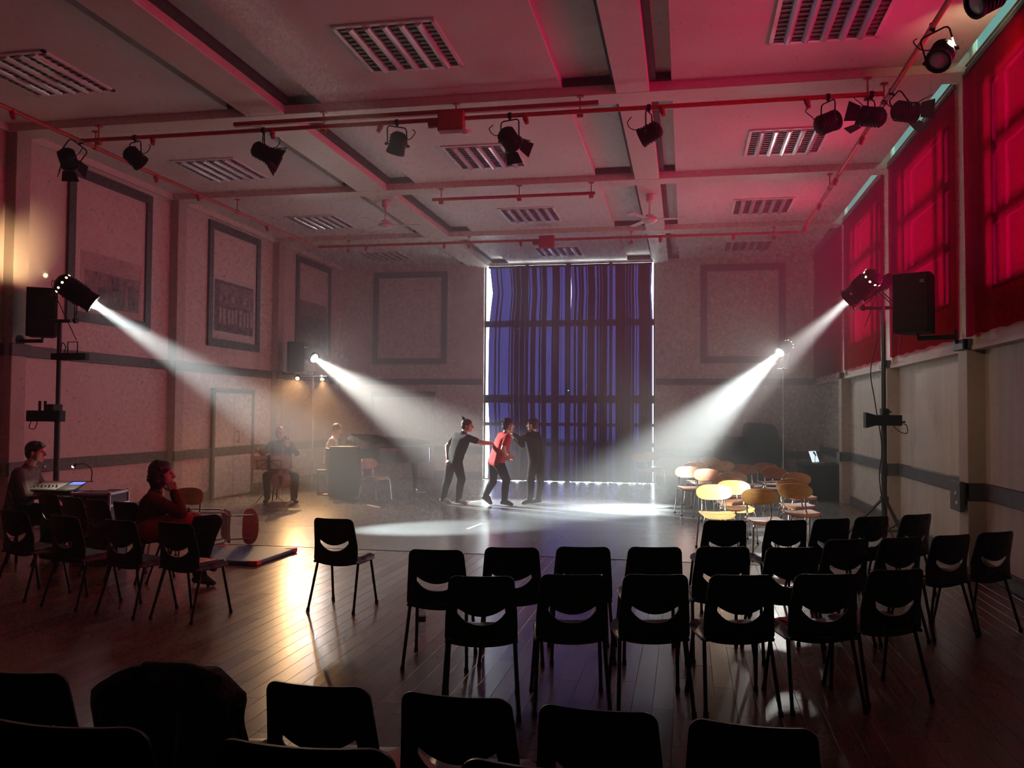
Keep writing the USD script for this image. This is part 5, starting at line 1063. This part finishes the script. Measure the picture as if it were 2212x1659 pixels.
w5 = np.array([(-0.30, -0.22, 0), (0.26, -0.22, 0), (0.26, 0.22, 0), (-0.30, 0.22, 0), (-0.30, -0.22, 0.055), (0.26, -0.22, 0.055), (0.26, 0.22, 0.125), (-0.30, 0.22, 0.125)]); obj('body', Manifold.hull_points(w5), M['desk'], ld)
def on_desk(u0, u1, v0, v1, h): 
    f = lambda v: 0.055 + (v + 0.22)/0.44*0.07
    return Manifold.hull_points(np.array([(u, v, f(v) + k*h - 0.0015) for u in (u0, u1) for v in (v0, v1) for k in (0, 1)]))
obj('panel', on_desk(-0.28, 0.02, -0.20, 0.20, 0.006), M['alu'], ld); obj('panel', on_desk(0.03, 0.24, -0.20, 0.02, 0.006), M['desk'], ld)
obj('display', on_desk(0.06, 0.20, 0.05, 0.15, 0.008), M['screen_blue'], ld, label='blue lit display')
for k in range(10): obj('fader', on_desk(-0.26 + 0.028*k, -0.25 + 0.028*k, -0.12 + 0.03*(k % 3), -0.10 + 0.03*(k % 3), 0.022), M['ebony'], ld)
sc = single('cue_sheet', xf(Manifold.hull_points(np.array([(-0.16, -0.13, 0.0), (0.16, -0.13, 0.0), (0.16, 0.13, 0.07), (-0.16, 0.13, 0.07), (-0.16, -0.13, 0.004), (0.16, -0.13, 0.004), (0.16, 0.13, 0.074), (-0.16, 0.13, 0.074)])), None, 0.25, (-6.52, 8.92, 0.802)), M['paper'], 'tilted pale folder lying on the flight case at the right of the lighting desk', 'folder')
lm = thing('desk_lamp', 'small lit gooseneck lamp over the lighting desk', 'lamp', (-6.98, 8.93, 0.747), 0.20)
obj('gooseneck', tube(bend([(0.24, 0.20, 0.11), (0.26, 0.16, 0.26), (0.22, 0.05, 0.335), (0.165, -0.04, 0.325)], 6), 0.006, 6), M['tube_black'], lm); obj('shade', along([(-0.02, 0.012), (0.03, 0.024)], (0.165, -0.04, 0.325), (-0.5, -0.5, -0.6), 12), M['tube_black'], lm); obj('bulb', Manifold.sphere(0.019, 12).translate((0.152, -0.055, 0.312)), M['lamp_bulb'], lm, smooth=True)
single('programme', xf(rbox(-0.06, 0.06, -0.08, 0.08, 0, 0.004, 0.001, 4), None, 0.3, (-7.78, 8.32, 0.80)), M['paper'], 'small pale card behind the lighting operator at the left edge', 'card') if False else None

# ---- dark table with a laptop, and an added dark mass, at the back right
tt = thing('cloth_table', 'dark cloth-covered table against the window wall, carrying the laptop', 'table', (2.66, 18.98, GF), 0.0)
obj('cloth', [rbox(-0.36, 0.38, -0.55, 0.55, 0.03, 0.70, 0.02, 8), rbox(-0.37, 0.39, -0.56, 0.56, 0.69, 0.715, 0.01, 6)], M['drape'], tt); obj('base', rbox(-0.34, 0.36, -0.53, 0.53, 0.0, 0.05, 0.006, 4), M['desk'], tt)
lp = thing('laptop', 'open laptop with a pale lit screen on the dark table by the window wall', 'laptop', (2.70, 18.85, GF + 0.716), 1.0)
obj('base', rbox(-0.17, 0.17, -0.12, 0.12, 0.0, 0.018, 0.006, 6), M['desk'], lp)
SB = lambda y, z: np.array([[x, 0.12 + y*0.94 - z*0.34, 0.02 + z*0.94 + y*0.34] for x in (-0.17, 0.17)])
obj('lid', Manifold.hull_points(np.vstack([[(x, 0.12 + 0.26*t*0.34 + e, 0.012 + 0.26*t*0.94 - e*0.3) for x in (-0.17, 0.17) for t in (0, 1) for e in (0.0, 0.012)]])), M['desk'], lp)
obj('screen', Manifold.hull_points(np.array([(x, 0.12 + 0.26*t*0.34 + e, 0.012 + 0.26*t*0.94 - e*0.3) for x in (-0.158, 0.158) for t in (0.06, 0.96) for e in (-0.002, 0.001)])), M['screen'], lp, label='pale lit screen')
mk = thing('table_microphone', 'small silver microphone on a short stand left of the laptop', 'microphone', (2.55, 18.7, GF + 0.716)); obj('base', lathe([(0, 0), (0.05, 0), (0.045, 0.012), (0, 0.014)]), M['desk'], mk); obj('stem', tube([(0, 0, 0.01), (0, 0, 0.14), (0.02, 0, 0.17)], 0.006, 6), M['steel'], mk); obj('capsule', tube([(0.02, 0, 0.16), (-0.03, -0.01, 0.24)], [0.012, 0.02], 10), M['steel'], mk)
dr = thing('dark_mass', 'tall rounded dark mass added against the back wall, behind the thin right stand', 'dark mass', (1.45, 21.45, GF))  # dark form added where the foot of the back wall lies dark
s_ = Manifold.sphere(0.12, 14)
obj('cover', soften(fuse([Manifold.batch_hull([s_.translate(p) for p in ((-0.75, -0.2, 0.14), (0.75, -0.2, 0.14), (-0.75, 0.28, 0.14), (0.75, 0.28, 0.14), (-0.68, -0.16, 1.0), (0.66, -0.16, 1.0), (-0.68, 0.26, 1.05), (0.66, 0.26, 1.05))]), Manifold.batch_hull([s_.translate(p) for p in ((-0.05, -0.14, 0.9), (0.62, -0.14, 0.9), (0.02, -0.08, 1.38), (0.5, -0.08, 1.34), (0.0, 0.24, 1.40), (0.5, 0.24, 1.36))])]), 0.06, 6), M['drape'], dr, smooth=True)  # rounded outer form of the added dark mass
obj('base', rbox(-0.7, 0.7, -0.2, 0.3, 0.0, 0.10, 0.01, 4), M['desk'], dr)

# ---- things left on the audience chairs
def coat():
    r = random.Random(8); c = thing('draped_coat', 'dark maroon wool coat hung over a chair back in the large foreground row', 'coat', (-1.72, 2.74, 0), 0.03)
    W_, n, mrows = 0.235, 34, 20; V, F = [], []
    for side, off in ((0, 0.0), (1, 0.030)):
        for j in range(mrows):
            for i in range(n):
                u = -1 + 2*i/(n - 1); s = -1 + 2*j/(mrows - 1)                     # s from the back hang to the front hang
                top = 0.838 - 0.03*u*u - 0.075*max(0.0, abs(u) - 0.62)*2; w = W_*(1 + 0.10*abs(s) + (0.05 if u > 0.5 else 0))
                fold = 0.018*math.sin(7*u + 2*s) + 0.012*math.sin(15*u + 1.3)
                h = 0.40 if s < 0 else 0.30
                z = top - h*max(0.0, abs(s) - 0.16) - (off if abs(s) < 0.2 else 0.0); y = (-0.065 if s < 0 else 0.055)*min(1.0, abs(s)/0.18) + fold*min(1, abs(s)*1.6)*(-1 if s < 0 else 1) - math.copysign(off*min(1.0, abs(s)/0.2)*0.8, s)
                V.append((u*w + 0.01*math.sin(9*s), y, z + 0.006*math.sin(11*u + 5*s)))
    N = n*mrows
    for j in range(mrows - 1):
        for i in range(n - 1):
            a = j*n + i; F += [(a, a + 1, a + n + 1), (a, a + n + 1, a + n)]; b = a + N; F += [(b, b + n + 1, b + 1), (b, b + n, b + n + 1)]
    ring = [i for i in range(n)] + [j*n + n - 1 for j in range(1, mrows)] + [(mrows - 1)*n + i for i in range(n - 2, -1, -1)] + [j*n for j in range(mrows - 2, 0, -1)]
    for k in range(len(ring)): a, b = ring[k], ring[(k + 1) % len(ring)]; F += [(a, a + N, b + N), (a, b + N, b)]
    obj('wool', (np.array(V), np.array(F)), M['coat'], c, smooth=True)
    obj('collar', soften(hull(((-0.06, -0.03, 0.836), 0.022), ((0.10, -0.04, 0.838), 0.024), ((0.19, -0.02, 0.805), 0.024)), 0.02, 3), M['coat'], c, smooth=True)
    obj('lining', xf(rbox(-0.05, 0.05, -0.008, 0.008, -0.12, 0.12, 0.006, 6), None, -0.3, (0.225, 0.02, 0.60)), M['coat_lining'], c, label='pale grey lining showing at the side')
coat()
def leaflet(x, y, z, rz, w, d, m, label, name='leaflet'):
    single(name, xf(rbox(-w/2, w/2, -d/2, d/2, 0, 0.004, 0.0015, 4), None, rz, (x, y, z)), M[m], label, 'leaflet', 'programmes and leaflets left on the chairs')
leaflet(0.50, 5.58, 0.452, 0.4, 0.15, 0.21, 'red_card', 'red leaflet on the seat of the fifth chair in the nearer full row') if False else None
leaflet(0.66, 5.64, 0.452, 0.5, 0.15, 0.21, 'red_card', 'red leaflet on the seat of the fifth chair in the nearer full row')
leaflet(1.08, 7.08, 0.452, 0.9, 0.15, 0.21, 'red_card', 'red leaflet on the seat of the seventh chair in the middle row')
leaflet(1.90, 7.52, 0.452, 0.4, 0.16, 0.22, 'paper', 'pale leaflet on the seat of the ninth chair in the middle row')
leaflet(-0.98, 3.05, 0.46, 0.7, 0.16, 0.22, 'red_card', 'red leaflet in the gap beside the coat-free foreground chair', 'leaflet')
leaflet(-3.98, 6.76, 0.452, -0.3, 0.20, 0.24, 'paper_cream', 'pinkish paper on the seat of the rightmost chair in the left-hand block')
leaflet(-0.70, 3.02, 0.452, -0.2, 0.15, 0.21, 'paper', 'pale leaflet on the seat of the middle foreground chair')

# ---- thin stage haze filling the hall
for nm, y0, y1, dens, lab in (('stage_haze', 9.3, YB - 0.002, HAZE, 'white stage haze over the dance floor, showing the light beams'), ('audience_haze', YF + 0.002, 9.24, HAZE_F, 'thin haze drifting over the audience chairs in the front of the hall')):
    hz = usdkit.material(stage, '/World/Looks/' + nm + '_air', {'v': ('scatter_volume', {'color': (0.95, 0.95, 0.94), 'density': dens, 'anisotropy': HAZE_G})}, [], volume='v.volume')
    single(nm, box(XL + 0.002, XR - 0.002, y0, y1, 0.007, ZC - 0.003), hz, lab, 'haze', kind='stuff')
